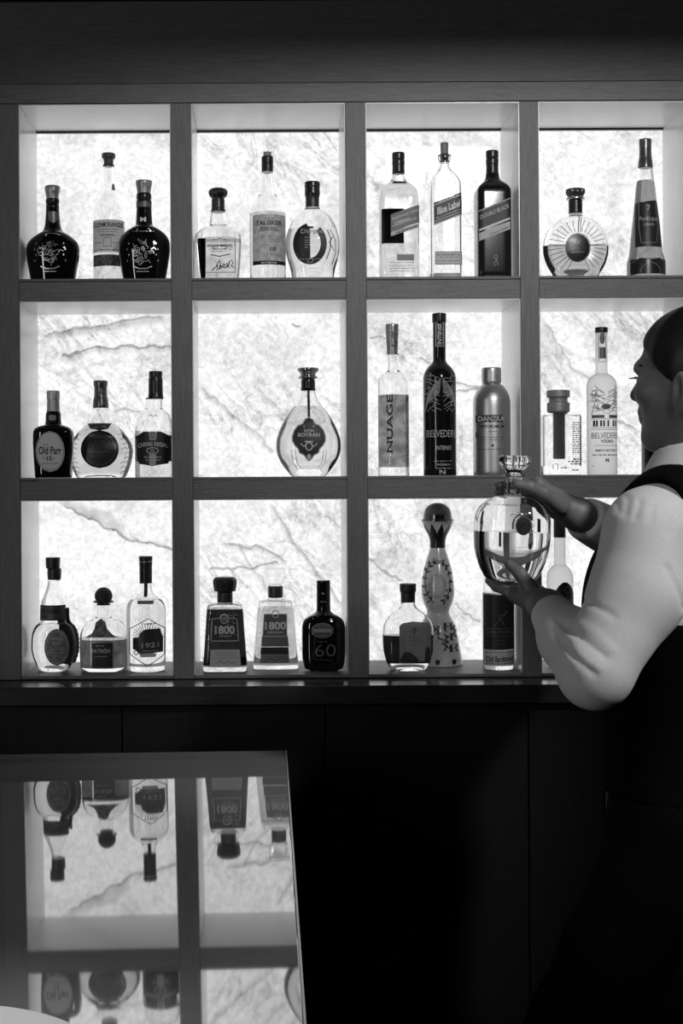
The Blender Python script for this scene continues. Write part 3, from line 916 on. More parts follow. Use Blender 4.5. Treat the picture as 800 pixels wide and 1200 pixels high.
t_ = b.mb(0.0006, back=True); t_.rect(590, 618, 722, 730); t_.build('back_label', plain(0.03, 0.6))
t_ = b.mb(0.0008); t_.stroke([(640, 540), (650, 534), (658, 544), (668, 534), (676, 542)], 3); t_.build('embossed_mark', plain(0.3, 0.3))

# ---------- middle row, second niche
b = Bottle('rum_decanter', 'teardrop decanter with flared stopper and ornate dark label, alone in its niche', 'decanter', (200, 340), 586, 1,
           [(420, 31), (432, 32), (450, 36), (468, 43), (490, 57), (520, 80), (560, 105), (605, 126), (645, 137), (668, 138), (695, 135), (725, 123), (755, 104), (775, 88), (796, 74)],
           dr=0.62, n=2.2, delta=0.09, fill=497, liq=liquid(0.83), group=G2, base_t=0.016)
b.part('stopper', [(333, 42), (336, 46), (344, 45), (356, 34), (362, 32), (368, 36), (372, 41), (378, 38), (381, 30), (386, 26)], plain(0.30, 0.22, 0.8))
b.part('neck_collar', [(384, 29), (392, 30), (420, 30), (428, 31), (430, 29)], plain(0.015, 0.3, 0.2))
sh = [(586, 545), (604, 556), (612, 572), (632, 580), (648, 600), (656, 625), (656, 645), (646, 664), (632, 678), (626, 696), (606, 706), (596, 722), (586, 730),
      (576, 722), (566, 706), (546, 696), (540, 678), (526, 664), (516, 645), (516, 625), (524, 600), (540, 580), (560, 572), (568, 556)]
l = b.mb(0.0012).poly(sh, rows_=40).build('label', plain(0.025, 0.5))
t_ = b.mb(0.0018); t_.stroke(sh, 5, True); t_.text('DON', 586, 602, 40, 12, bold=.02); t_.text('BOTRAN', 586, 620, 92, 16, bold=.02)
t_.ring(586, 668, 14, 16, 5); t_.stroke([(552, 656), (562, 668), (574, 664)], 4); t_.stroke([(620, 656), (610, 668), (598, 664)], 4); t_.stroke([(568, 648), (604, 648)], 5); t_.oval(586, 712, 9, 12); t_.oval(566, 584, 3, 3); t_.oval(606, 584, 3, 3)
t_.build('lettering', paper(0.7, 0.1), l)
t_ = b.mb(0.0009); t_.rect(581, 430, 592, 548); t_.build('neck_strip', plain(0.02, 0.5))
for x, e_ in ((512, 1), (528, 1), (660, -1), (648, -1)):
    b.mb(0.0009).stroke([(x, 684), (x + e_ * 7, 735), (x + e_ * 25, 762)], 3).build('embossed_rib', PALE)

# ---------- middle row, third niche
b = Bottle('vodka_bottle', 'slim clear bottle with vertical lettering and grey mottled lower half', 'bottle', (400, 340), 222, 1,
           [(272, 23), (300, 23), (340, 24), (348, 29), (358, 46), (372, 60), (388, 66), (410, 66), (700, 66), (790, 66)],
           delta=0.09, fill=447, liq=liquid(0.46, 0.16), group=G2, base_t=0.02)  # grey contents; the mottle paints a reflection pattern into their tint
b.part('capsule', [(146, 26), (149, 28), (192, 27), (198, 26), (238, 25), (242, 24), (275, 24)], plain(0.3, 0.3, 0.6, var=0.5, scale=150), dx=-4)
t_ = b.mb(0.0008); t_.text('NUAGE', 200, 572, 26, 245, bold=0.03, rot=True); t_.build('lettering', plain(0.02, 0.4))
t_ = b.mb(0.0008)
for x in (222, 230, 238, 246, 254): t_.stroke([(x, 470), (x, 690)], 1.6)
t_.stroke([(200, 700), (230, 690), (250, 695), (276, 686)], 2.5); t_.stroke([(215, 720), (250, 706), (270, 716)], 2); t_.build('frosted_lines', paper(0.7, 0.4))

b = Bottle('vodka_bottle', 'tall black bottle with slim neck and silver tree etching', 'bottle', (400, 340), 418, 1,
           [(138, 27), (200, 27), (300, 27), (312, 33), (325, 46), (342, 59), (360, 67), (380, 70), (600, 70), (790, 70)],
           delta=0.09, mat=plain(0.008, 0.12, var=0.1), group=G2)
b.part('cap', [(100, 27), (103, 30), (138, 30), (140, 28)], plain(0.015, 0.25))
t_ = b.mb(0.0008); t_.frame(401, 138, 432, 242, 3.5); t_.text('INTENSE', 417, 190, 16, 88, rot=True); t_.ring(416, 120, 26, 4, 2.5); t_.rect(385, 132, 395, 140); t_.rect(437, 132, 446, 140); t_.build('neck_label', plain(0.6, 0.5))
def tree(t_, cx, top, bot, half, wd, seed, branches=13):
    rnd = random.Random(seed)
    for i in range(branches):
        f = i / (branches - 1)
        y = bot - (bot - top) * f
        hw = half * (0.55 + 0.45 * math.sin(PI * (0.25 + 0.6 * (1 - f))))
        for sx in (-1, 1):
            x0 = cx + sx * rnd.uniform(0, 12)
            pts = [(x0, y + rnd.uniform(0, 8))]
            x = x0; yy = y
            for k_ in range(4):
                x += sx * hw / 4; yy -= rnd.uniform(-6, 12)
                pts.append((x, yy))
            t_.stroke(pts, wd)
            q = pts[2]; t_.stroke([q, (q[0] + sx * rnd.uniform(8, 18), q[1] - rnd.uniform(10, 22))], wd * 0.8)
            q = pts[3]; t_.stroke([q, (q[0] - sx * rnd.uniform(2, 12), q[1] - rnd.uniform(10, 20))], wd * 0.8)
t_ = b.mb(0.0008)
for i in range(10):
    f = i / 9
    for sx in (-1, 1):
        t_.stroke([(418 + sx * (2 + 6 * f), 380 + 60 * f), (418 + sx * (24 + 30 * f), 400 + 78 * f), (418 + sx * (58 + 8 * f), 450 + 72 * f)], 2.0)
tree(t_, 418, 380, 510, 60, 2.0, 3, 8)
t_.stroke([(360, 520), (372, 505), (384, 520), (396, 505)], 2.5); t_.stroke([(440, 520), (452, 505), (464, 520), (478, 505)], 2.5)
t_.build('tree_etching', plain(0.38, 0.4))
t_ = b.mb(0.0008); t_.text('BELVEDERE', 420, 614, 126, 30, bold=0.0); t_.text('INTENSE', 426, 674, 66, 18, bold=.01); t_.fine(386, 466, 730, 2.5); t_.text('VODKA', 426, 745, 60, 9); t_.fine(392, 460, 760, 3); t_.text('N', 420, 776, 26, 18); t_.build('lettering', plain(0.5, 0.4))
# the front catches long reflections from the room; the glass itself is plain black

b = Bottle('vodka_flask', 'brushed metal bottle with round shoulders and metal screw cap', 'bottle', (400, 340), 640, 1,
           [(398, 37), (404, 42), (412, 52), (428, 63), (446, 72), (470, 78), (500, 79), (700, 79), (790, 79)],
           delta=0.09, mat=plain(0.55, 0.40, 1.0, var=0.05), group=G2)
b.part('screw_cap', [(332, 38), (335, 41), (350, 42), (392, 42), (398, 40), (403, 36), (408, 36)], plain(0.5, 0.42, 1.0))
t_ = b.mb(0.0007); t_.rect(566, 536, 676, 566); t_.rect(566, 606, 571, 630)
t_.text('VODKA', 633, 584, 104, 13, bold=.04); t_.fine(615, 652, 606, 2.5); t_.fine(576, 680, 630, 2); t_.fine(590, 676, 640, 1.8); t_.oval(631, 664, 5, 6); t_.fine(575, 676, 680, 2.5); t_.build('label', plain(0.03, 0.4))
t_ = b.mb(0.0013); t_.text('DANZKA', 628, 551, 108, 22, bold=.03); t_.build('lettering', plain(0.5, 0.4))

# ---------- middle row, fourth niche
b = Bottle('spirit_bottle', 'square clear bottle with double disc metal stopper and dark inner tube', 'bottle', (580, 340), 278, 1,
           [(524, 30), (530, 32), (532, 72), (536, 80), (545, 82), (600, 82), (700, 82), (788, 82)],
           dr=0.62, n=9, delta=0.085, fill=None, liq=None, group=G2, base_t=0.02)
b.part('stopper', [(428, 47), (431, 49), (456, 49), (459, 46), (460, 38), (466, 40), (470, 38), (476, 40), (478, 38), (480, 45), (483, 48), (516, 48), (520, 46), (524, 40)], plain(0.30, 0.45, 0.3), dx=-8)
ck = b.part('inner_tube', [(526, 24), (530, 26), (716, 26), (720, 24)], plain(0.35, 0.35, 0.8), dx=-6)
t_ = b.mb(0.0007)
for y in range(568, 700, 9): t_.fine(318, 356, y, 4)
t_.fine(320, 356, 722, 6); t_.fine(300, 352, 732, 6); t_.fine(310, 352, 742, 5); t_.fine(316, 350, 768, 5)
t_.stroke([(236, 742), (236, 764)], 3); t_.stroke([(242, 742), (256, 742), (256, 764)], 3); t_.fine(268, 300, 758, 5); t_.build('lettering', plain(0.05, 0.5))

b = Bottle('vodka_bottle', 'frosted white bottle with black cap and bare tree print', 'bottle', (580, 340), 454, 1,
           [(180, 25), (300, 25), (350, 24), (357, 26), (364, 38), (376, 51), (390, 59), (410, 63), (440, 63), (600, 63), (790, 63)],
           delta=0.09, mat=FROST, group=G2)
b.part('cap', [(160, 25), (163, 27), (180, 27), (183, 25)], plain(0.01, 0.35))
t_ = b.mb(0.0008); t_.frame(437, 188, 467, 308, 2.5); t_.rect(440, 246, 466, 294); t_.oval(452, 208, 11, 26); t_.build('neck_window', plain(0.12, 0.4))
t_ = b.mb(0.0008); t_.text('BELVEDERE', 456, 622, 110, 24, bold=0.0); t_.text('VODKA', 462, 646, 56, 14, bold=.03); t_.stroke([(412, 664), (510, 664)], 1.8); t_.text('IMPORTED', 460, 685, 92, 9); t_.fine(404, 508, 704, 4); t_.text('N', 461, 726, 15, 16, bold=.06); t_.fine(404, 410, 750, 3)
t_.stroke([(398, 598), (514, 598)], 1.6)
t_.build('lettering', plain(0.03, 0.5))
t_ = b.mb(0.0008)
tree(t_, 458, 440, 525, 58, 2.2, 11, 9)
for sx in (-1, 1):
    t_.stroke([(458 + sx * 8, 440), (458 + sx * 30, 428), (458 + sx * 54, 436)], 2.2)
    t_.stroke([(458 + sx * 56, 440), (458 + sx * 40, 470), (458 + sx * 50, 500), (458 + sx * 56, 536)], 2.4)
t_.oval(458, 500, 20, 12)
t_.rect(402, 535, 450, 548); t_.rect(470, 535, 514, 548)
t_.build('tree_print', plain(0.12, 0.5))
t_ = b.mb(0.0009)
for x in (406, 416, 432, 444, 462, 486, 498): t_.rect(x, 558, x + 8, 584)
t_.stroke([(400, 552), (516, 552)], 2); t_.stroke([(400, 590), (516, 590)], 2); t_.build('building_print', plain(0.05, 0.5))

b = Bottle('dark_bottle', 'dark bottle mostly hidden behind the chin and collar of the bartender', 'bottle', (580, 340), 694, 1,
           [(400, 26), (480, 27), (500, 32), (530, 52), (560, 66), (590, 70), (700, 70), (790, 70)],
           delta=0.10, mat=BLACKGLASS, group=G2)
b.part('cap', [(330, 26), (333, 28), (400, 28), (404, 27)], DARKPLASTIC)

# ---------- bottom row, first niche
b = Bottle('tequila_bottle', 'pear shaped clear bottle with band across its neck and oval label, leftmost on bottom shelf', 'bottle', (0, 570), 230, 2,
           [(396, 26), (410, 26), (440, 33), (470, 44), (498, 54), (560, 56), (578, 61), (594, 78), (618, 90), (650, 96), (690, 97), (725, 90), (760, 76), (798, 58)],
           dr=0.62, n=2.2, delta=0.095, fill=585, liq=liquid(0.86), group=G3)
b.part('cap', [(303, 29), (306, 31), (340, 30), (350, 28)], plain(0.03, 0.4), dx=-3)
b.part('neck_foil', [(349, 27), (356, 30), (390, 29), (398, 27)], plain(0.05, 0.35, 0.3), dx=3)
l = b.mb(0.0012).rect(172, 503, 283, 568).build('neck_band', plain(0.10, 0.5))
t_ = b.mb(0.0018); t_.text('O REAL', 222, 528, 84, 20, bold=.03); t_.text('UILA', 196, 550, 34, 10, bold=.02); t_.frame(174, 506, 282, 566, 2.5); t_.build('lettering', INK, l)
l = b.mb(0.0010).oval(250, 680, 52, 78).build('label', paper(0.28, 0.4, mottle=0.10))
t_ = b.mb(0.0016); t_.ring(250, 680, 44, 68, 3); t_.text('CORRALEJO', 250, 644, 50, 13); t_.text('BLANCO', 250, 662, 38, 11); t_.fine(228, 272, 690, 3); t_.fine(226, 274, 702, 3); t_.fine(232, 268, 716, 3); t_.build('lettering', plain(0.6, 0.5), l)
# woven dark wrap round the right rear of the bottle
Vw, Fw = [], []
ys = np.linspace(520, 752, 26); aa = np.linspace(-0.12, 1.45, 16)
for y in ys:
    z_ = b.z(y); r = float(np.interp(z_, b.zs, b.rs)) + 0.0035; ry, _n = b.sec(r)
    wv = 0.0008 * math.sin(y * 0.35)
    for a in aa: Vw.append(((r + 0.002 + wv) * math.cos(a), (ry + 0.004) * math.sin(a), z_))
for y in ys:
    z_ = b.z(y); r = float(np.interp(z_, b.zs, b.rs)) + 0.0008; ry, _n = b.sec(r)
    for a in aa: Vw.append(((r) * math.cos(a), (ry + 0.001) * math.sin(a), z_))
na = len(aa); nn_ = len(ys) * na
for i in range(len(ys) - 1):
    for j in range(na - 1):
        q = i * na + j
        Fw.append((q, q + 1, q + na + 1, q + na)); Fw.append((nn_ + q, nn_ + q + na, nn_ + q + na + 1, nn_ + q + 1))
for i in range(len(ys) - 1):
    for j in (0, na - 1):
        q = i * na + j; Fw.append((q, q + na, nn_ + q + na, nn_ + q))
new_obj('woven_wrap', Vw, Fw, plain(0.03, 0.7, var=0.7, scale=300), b.root, 50)

b = Bottle('tequila_bottle', 'short stout bottle with round ball cork and dark square label', 'bottle', (0, 570), 442, 2,
           [(486, 42), (489, 44), (495, 43), (498, 32), (510, 31), (545, 31), (556, 33), (566, 48), (580, 76), (600, 90), (630, 98), (660, 100), (760, 99), (786, 94)],
           dr=0.85, n=3.2, delta=0.10, fill=648, liq=liquid(0.27, 0.10), group=G3)
c_ = [(468 + 38 * math.cos(PI * (1 - i / 14)), max(38 * math.sin(PI * i / 14), 1.0)) for i in range(15)]
b.part('ball_stopper', [(y, max(h, 26 if y > 495 else 1)) for y, h in c_] , plain(0.03, 0.6), sub=2)
l = b.mb(0.0012).rect(398, 656, 488, 764).build('label', plain(0.02, 0.4))
t_ = b.mb(0.0018); t_.frame(398, 656, 489, 764, 5); t_.build('label_frame', plain(0.45, 0.3, 0.8), l)
t_ = b.mb(0.0020); t_.text('PATRÓN', 440, 690, 78, 20, bold=.03); t_.fine(418, 452, 670, 4); t_.fine(415, 470, 715, 3); t_.build('lettering', plain(0.6, 0.5), l)
t_ = b.mb(0.0008); t_.poly([(415, 575), (435, 560), (456, 572), (466, 600), (490, 625), (512, 636), (370, 636), (400, 620), (412, 598)]); t_.build('hang_tag', paper(0.25, 0.4, mottle=0.15))

b = Bottle('tequila_bottle', 'straight clear bottle with hexagonal sunburst label and dark capsule, right of ball cork bottle', 'bottle', (0, 570), 622, 2,
           [(408, 26), (430, 26), (455, 34), (475, 56), (490, 72), (508, 81), (530, 84), (640, 84), (760, 83), (785, 79), (803, 68)],
           delta=0.085, fill=482, liq=liquid(0.93), group=G3, base_t=0.014)
b.part('capsule', [(298, 28), (301, 29), (318, 29), (320, 27), (324, 28), (334, 28), (337, 27), (410, 27), (413, 26)], plain(0.015, 0.35))
b.mb(0.0008).rect(586, 318, 652, 330).build('capsule_band', SILVER)
b.mb(0.0012).rect(617, 410, 632, 468).build('neck_strip', plain(0.02, 0.5))
t_ = b.mb(0.0008)
hx = [(640, 556), (704, 600), (702, 712), (636, 756), (556, 706), (556, 602)]
t_.stroke(hx, 3.5, True)
t_.poly([(572, 640), (600, 632), (604, 650), (690, 622), (698, 636), (697, 700), (600, 706), (590, 690), (572, 688)])
for i in range(17):
    a = PI * (1.02 + 0.96 * i / 16)
    t_.stroke([(636 + 40 * math.cos(a), 640 + 34 * math.sin(a)), (636 + 66 * math.cos(a), 640 + 62 * math.sin(a))], 3)
t_.poly([(596, 640), (602, 618), (620, 604), (640, 600), (664, 606), (686, 600), (694, 630), (640, 650)])
t_.fine(612, 668, 578, 5); t_.ring(586, 700, 9, 8, 4); t_.build('label', plain(0.03, 0.45))
t_ = b.mb(0.0014); t_.text('1921', 646, 668, 72, 22, bold=.02, slope=.05); t_.fine(615, 680, 692, 4); t_.poly([(600, 704), (640, 700), (672, 704), (668, 718), (606, 718)]); t_.build('lettering', paper(0.55, 0.2))
b.mb(0.0007).rect(592, 482, 660, 496).build('shoulder_label', paper(0.25, 0.4))

# ---------- bottom row, second niche
def trap(cx, label, prof, fill, liq_, delta, hy):
    return Bottle('tequila_bottle', label, 'bottle', (200, 570), cx, 2, prof, dr=0.72, n=7, delta=delta, fill=fill, liq=liq_, group=G3, base_t=0.014)
b = trap(232, 'trapezoid bottle with wide black faceted cap and dark contents, second niche of bottom shelf',
         [(492, 33), (497, 34), (500, 60), (506, 73), (516, 76), (600, 82), (700, 89), (780, 95), (798, 93)], 520, liquid(0.13), 0.085, 0)
b.part('cap', [(387, 40), (390, 44), (398, 51), (408, 52), (438, 48), (446, 46), (448, 40), (450, 34)], plain(0.02, 0.35), seg=12, smooth=25)
b.part('neck_band', [(449, 30), (456, 33), (488, 33), (494, 32)], plain(0.03, 0.4))
l = b.mb(0.0009).poly([(178, 560), (284, 560), (290, 652), (174, 652)]).build('label', plain(0.03, 0.45))
t_ = b.mb(0.0015); t_.stroke([(178, 560), (212, 556), (214, 545), (230, 538), (246, 545), (248, 556), (284, 560), (290, 652), (174, 652)], 3, True)
t_.text('1800', 232, 606, 84, 36, bold=.035); t_.ring(229, 560, 14, 18, 4); t_.text('18', 229, 560, 12, 16); t_.text('AÑEJO', 232, 632, 52, 9); t_.build('lettering', plain(0.6, 0.4, 0.3), l)
l2 = b.mb(0.0009).poly([(172, 688), (294, 688), (300, 760), (168, 760)]).build('lower_label', paper(0.5, 0.2))
t_ = b.mb(0.0015); t_.fine(195, 280, 702, 2); t_.fine(200, 275, 712, 2); t_.fine(180, 290, 724, 1.8); t_.stroke([(200, 745), (216, 732), (224, 748), (246, 738), (260, 746), (280, 740)], 2.5); t_.build('lettering', plain(0.05, 0.5), l2)
rnd = random.Random(9)
t_ = b.mb(0.0012)
for i in range(26): t_.oval(270 + rnd.uniform(-24, 18), 580 + rnd.uniform(-45, 50), rnd.uniform(2, 5), rnd.uniform(2, 5), 10)
t_.build('gold_flecks', plain(0.35, 0.3, 0.6))

b = trap(447, 'trapezoid clear bottle with clear glass stopper, between two dark bottles',
         [(478, 33), (484, 36), (487, 60), (492, 70), (500, 73), (600, 83), (700, 91), (770, 97), (784, 96)], 515, liquid(0.74), 0.125, 0)
b.part('glass_stopper', [(350, 40), (353, 44), (360, 44), (380, 43), (405, 38), (415, 34), (418, 26), (428, 24)], glass(1.45, 0.95), n=5, seg=24)
b.part('neck_band', [(424, 30), (428, 32), (468, 32), (474, 30)], plain(0.04, 0.35))
l = b.mb(0.0009).poly([(398, 540), (494, 540), (494, 632), (392, 632)]).build('label', plain(0.10, 0.45))
t_ = b.mb(0.0015); t_.text('1800', 446, 588, 90, 34, bold=.035); t_.text('REPOSADO', 446, 616, 66, 9); t_.ring(446, 538, 14, 16, 3.5); t_.stroke([(398, 540), (430, 538), (446, 522), (462, 538), (494, 540), (494, 632), (392, 632)], 3, True); t_.build('lettering', plain(0.6, 0.45), l)
l2 = b.mb(0.0009).poly([(388, 632), (498, 632), (502, 676), (386, 676)]).build('middle_label', paper(0.14, 0.3))
l3 = b.mb(0.0009).poly([(384, 678), (500, 678), (502, 708), (382, 708)]).build('dark_band', plain(0.015, 0.5))
l4 = b.mb(0.0009).poly([(384, 708), (502, 708), (504, 744), (380, 744)]).build('lower_label', paper(0.22, 0.3))
t_ = b.mb(0.0015); t_.fine(392, 495, 718, 1.8); t_.stroke([(396, 738), (424, 726), (446, 736), (470, 724), (494, 730)], 2.5); t_.build('lettering', plain(0.03, 0.5), l4)

b = Bottle('rum_bottle', 'black flask shaped bottle with slim neck and large 60, last in second bottom niche', 'bottle', (200, 570), 651, 2,
           [(400, 27), (403, 29), (430, 29), (500, 29), (530, 30), (542, 42), (552, 60), (566, 80), (588, 90), (610, 92.5), (700, 92.5), (735, 91), (760, 86), (780, 76), (797, 62)],
           dr=0.5, n=3, delta=0.07, mat=BLACKGLASS, group=G3)
l = b.mb(0.0012).oval(644, 610, 48, 33).build('label', plain(0.06, 0.45))
t_ = b.mb(0.0018); t_.ring(644, 610, 44, 29, 2.5); t_.rect(606, 602, 682, 618); t_.fine(624, 664, 630, 3); t_.fine(616, 672, 592, 3); t_.build('label_print', plain(0.28, 0.45), l)
t_ = b.mb(0.0012); t_.text('60', 656, 694, 88, 52, bold=-0.01); t_.fine(622, 668, 657, 3.5); t_.stroke([(612, 640), (604, 730), (690, 738)], 1.6); t_.build('lettering', plain(0.12, 0.45))
t_ = b.mb(0.0010); t_.oval(648, 455, 6, 5); t_.fine(638, 664, 490, 4); t_.build('neck_mark', plain(0.2, 0.4))

# ---------- bottom row, third niche
b = Bottle('bourbon_bottle', 'rounded flask bottle with dark cap, picture label and dark contents below the ceramic decanter', 'bottle', (400, 570), 284, 2,
           [(490, 31), (500, 31), (515, 36), (528, 50), (540, 66), (556, 84), (575, 98), (600, 107), (640, 109), (690, 107), (730, 99), (760, 88), (788, 72)],
           dr=0.45, n=2.6, delta=0.075, fill=633, liq=liquid(0.09), group=G3, base_t=0.016)
b.part('stopper', [(415, 33), (418, 35), (440, 35), (450, 33), (455, 31), (488, 30), (494, 29)], plain(0.015, 0.4))
l = b.mb(0.0012).poly([(242, 590), (262, 576), (300, 572), (362, 576), (376, 590), (378, 744), (242, 748)]).build('label', plain(0.15, 0.5))
t_ = b.mb(0.0018); t_.ring(306, 610, 6, 10, 3); t_.stroke([(306, 596), (306, 640)], 2); t_.fine(280, 330, 640, 2.5); t_.fine(288, 324, 652, 2); t_.poly([(246, 730), (264, 700), (290, 704), (320, 728), (322, 742), (246, 744)]); t_.poly([(350, 744), (352, 690), (362, 676), (374, 694), (374, 742)]); t_.build('label_picture', plain(0.02, 0.5), l)

b = Bottle('ceramic_decanter', 'tall waisted ceramic decanter with domed cap and painted leaf wreath', 'decanter', (400, 570), 411, 2,
           [(258, 31), (280, 37), (310, 47), (345, 57), (380, 64), (415, 68), (450, 70), (475, 67), (500, 60), (525, 49), (537, 47), (548, 50), (570, 62), (600, 74), (640, 84), (690, 93), (730, 100), (772, 105)],
           delta=0.165, mat=plain(0.5, 0.22, var=0.06, coat=0.3), group=G3)
b.part('flared_neck', [(148, 67), (152, 66), (170, 58), (200, 42), (232, 31), (250, 29), (262, 31)], plain(0.5, 0.25, var=0.06))
b.part('domed_cap', [(70, 2), (71, 12), (76, 28), (86, 43), (100, 54), (118, 60), (136, 62), (141, 63), (141, 69), (146, 69), (149, 66)], plain(0.16, 0.18, 1.0))
t_ = b.mb(0.0012)
for i in range(17):
    a = PI * 2 * (i + 0.5) / 17 + PI / 2
    x, y = 404 + 52 * math.cos(a), 404 + 92 * math.sin(a)
    if i in (0, 16): continue
    for d_ in (-0.5, 0.5):
        ang = a + PI / 2 + d_ * 1.6
        t_.poly([(x, y - 4), (x + 9 * math.cos(ang) + 5, y + 12 * math.sin(ang) - 3), (x + 21 * math.cos(ang), y + 21 * math.sin(ang)), (x + 7 * math.cos(ang) - 5, y + 12 * math.sin(ang) + 7)], 6, 4)
t_.stroke([(404 + 52 * math.cos(PI * 2 * i / 40 + PI / 2), 404 + 92 * math.sin(PI * 2 * i / 40 + PI / 2)) for i in range(2, 39)], 2.5)
for pts in ([(410, 600), (440, 588), (468, 592), (480, 612), (466, 632), (440, 636), (426, 652), (436, 676), (462, 684), (490, 676)], [(392, 600), (404, 610), (398, 650)]):
    t_.stroke(pts, 2.5)
    for (ax, ay), (bx, by) in zip(pts[:-1], pts[1:]):
        mx_, my_ = (ax + bx) / 2, (ay + by) / 2
        for sg in (-1, 1):
            t_.poly([(mx_, my_), (mx_ + 9, my_ + sg * 7), (mx_ + 16, my_ + sg * 17), (mx_ + 1, my_ + sg * 13)], 6, 4)
            t_.poly([(ax, ay), (ax - 4, ay + sg * 12), (ax - 15, ay + sg * 14), (ax - 7, ay + sg * 3)], 6, 4)
for cx_ in (396, 468): t_.poly([(cx_ - 10, 730), (cx_ - 4, 740), (cx_, 724), (cx_ + 4, 740), (cx_ + 12, 730), (cx_ + 6, 748), (cx_ - 6, 748)], 8, 6)
t_.build('painted_leaves', plain(0.012, 0.35))
t_ = b.mb(0.0012); t_.ring(402, 420, 34, 48, 2.5); t_.ring(402, 420, 26, 38, 1.5); t_.build('raised_oval', plain(0.22, 0.3))
# pointed black crown painted over the flared neck
nk = [(148, 67), (170, 58), (200, 42), (232, 31), (262, 31)]
Vc, Fc_ = [], []
na = 72
for i in range(na + 1):
    a = 2 * PI * i / na
    ph = (i * 9 / na) % 1.0
    ytop = 158 + 44 * (1 - abs(2 * ph - 1)) if True else 0
    for j in range(7):
        y = ytop + (262 - ytop) * j / 6
        r = np.interp(y, [p[0] for p in nk], [p[1] for p in nk])
        r = pchip([b.z(p[0]) for p in reversed(nk)], [p[1] for p in reversed(nk)], np.array([b.z(y)]))[0]
        rr = (r + 1.8) / K / b.s
        Vc.append((rr * math.cos(a), rr * math.sin(a), b.z(y)))
for i in range(na):
    for j in range(6):
        q = i * 7 + j; Fc_.append((q, q + 1, q + 8, q + 7))
new_obj('painted_crown', Vc, Fc_, plain(0.01, 0.3), b.root, 60)

b = Bottle('spirit_bottle', 'dark wrapped straight bottle under the held decanter at bottom shelf', 'bottle', (400, 570), 667, 2,
           [(250, 27), (300, 28), (320, 34), (340, 52), (358, 63), (380, 66), (600, 66), (788, 66)],
           delta=0.085, fill=452, liq=liquid(0.55), group=G3, base_t=0.014)
b.part('cap', [(196, 27), (199, 29), (250, 29), (253, 28)], DARKPLASTIC)
l = b.mb(0.0008).rect(601.5, 458, 732.5, 690).build('label', plain(0.014, 0.5))
t_ = b.mb(0.0014); t_.text('Ole Smoky', 667, 616, 98, 22, slope=.05, bold=.02); t_.frame(616, 600, 722, 632, 3); t_.stroke([(640, 588), (668, 556), (700, 520), (684, 545), (652, 540), (672, 570), (684, 586)], 4); t_.fine(645, 690, 650, 3); t_.fine(650, 686, 664, 3); t_.build('lettering', plain(0.10, 0.4), l)
l2 = b.mb(0.0008).rect(601.5, 692, 732.5, 758).build('lower_label', paper(0.75, 0.3))
t_ = b.mb(0.0014); t_.text('Old Bardstown', 667, 728, 118, 26, slope=.04, bold=.02); t_.fine(606, 728, 702, 3, .03); t_.fine(608, 728, 750, 4, .03); t_.build('lettering', plain(0.05, 0.5), l2)

# ---------- bottom row, fourth niche
K4 = 4.0
b = Bottle('vodka_bottle', 'frosted bottle with dark pointed label seen under the forearm of the bartender', 'bottle', (540, 500), 464, 2,
           [(515, 26), (560, 26), (640, 26), (650, 30), (662, 42), (680, 54), (705, 60), (740, 61), (900, 61), (1140, 61)],
           delta=0.09, mat=FROST, group=G3, k=K4)
b.part('cap', [(430, 26), (434, 28), (516, 28), (520, 27)], plain(0.012, 0.35))
l = b.mb(0.0008).poly([(416, 800), (416, 782), (432, 770), (446, 745), (466, 728), (484, 728), (504, 745), (516, 770), (524, 800), (524, 960), (416, 960)]).build('label', plain(0.02, 0.5))
t_ = b.mb(0.0014); t_.stroke([(416, 786), (432, 770), (446, 745), (466, 728), (484, 728), (504, 745), (516, 770), (524, 790)], 3.5); t_.ring(488, 762, 14, 16, 5); t_.stroke([(470, 850), (476, 812), (488, 790), (502, 812), (508, 850)], 6); t_.stroke([(450, 838), (470, 812), (500, 806), (520, 826)], 4); t_.oval(488, 830, 12, 22); t_.build('label_figure', plain(0.16, 0.45), l)

# ------------------------------------------------------------------ the decanter in the bartender's hands
K5 = 667 / 100.0
DEC_D = 2.45
DEC_S = F / DEC_D
dec_z0 = EYE - (682 - VY) / DEC_S
b = Bottle('glass_decanter', 'large clear glass decanter with flat glass stopper and round seal, held by the bartender', 'decanter', (550, 520), 318, 0,
           [(238, 84), (246, 88), (256, 84), (262, 68), (300, 66), (380, 68), (396, 80), (408, 112), (425, 158), (446, 196), (475, 236), (510, 266), (560, 288), (620, 297),
            (700, 298), (790, 294), (870, 280), (940, 258), (1000, 232), (1050, 200), (1080, 172)],
           dr=0.78, n=2.3, D=DEC_D, zfloor=dec_z0, fill=690, liq=liquid(0.93), k=K5, tilt=math.radians(2.2), base_t=0.012, wall=0.004)
DECANTER = b
b.part('stopper', [(95, 96), (104, 118), (120, 128), (140, 127), (160, 118), (180, 100), (200, 78), (215, 66), (232, 60), (300, 54)], glass(1.5, 0.97), seg=24, flute=(12, 0.03), smooth=15)
l = b.mb(0.003).oval(360, 635, 60, 72).build('wax_seal', plain(0.025, 0.35))
t_ = b.mb(0.0045); t_.ring(360, 635, 56, 66, 10); t_.ring(360, 635, 28, 34, 5); t_.stroke([(350, 610), (372, 640), (348, 660)], 5); t_.build('seal_relief', plain(0.06, 0.3), l)
t_ = b.mb(0.001)
for y in (800, 824, 848, 872, 896): t_.fine(290, 440, y, 3.5)
t_.stroke([(262, 560), (282, 545), (300, 550), (322, 530)], 7); t_.build('etched_lines', plain(0.25, 0.4))
t_ = b.mb(0.002); t_.ring(360, 635, 80, 92, 14, a0=PI * 0.9, a1=PI * 2.1); t_.build('moulded_rim', GLASS)

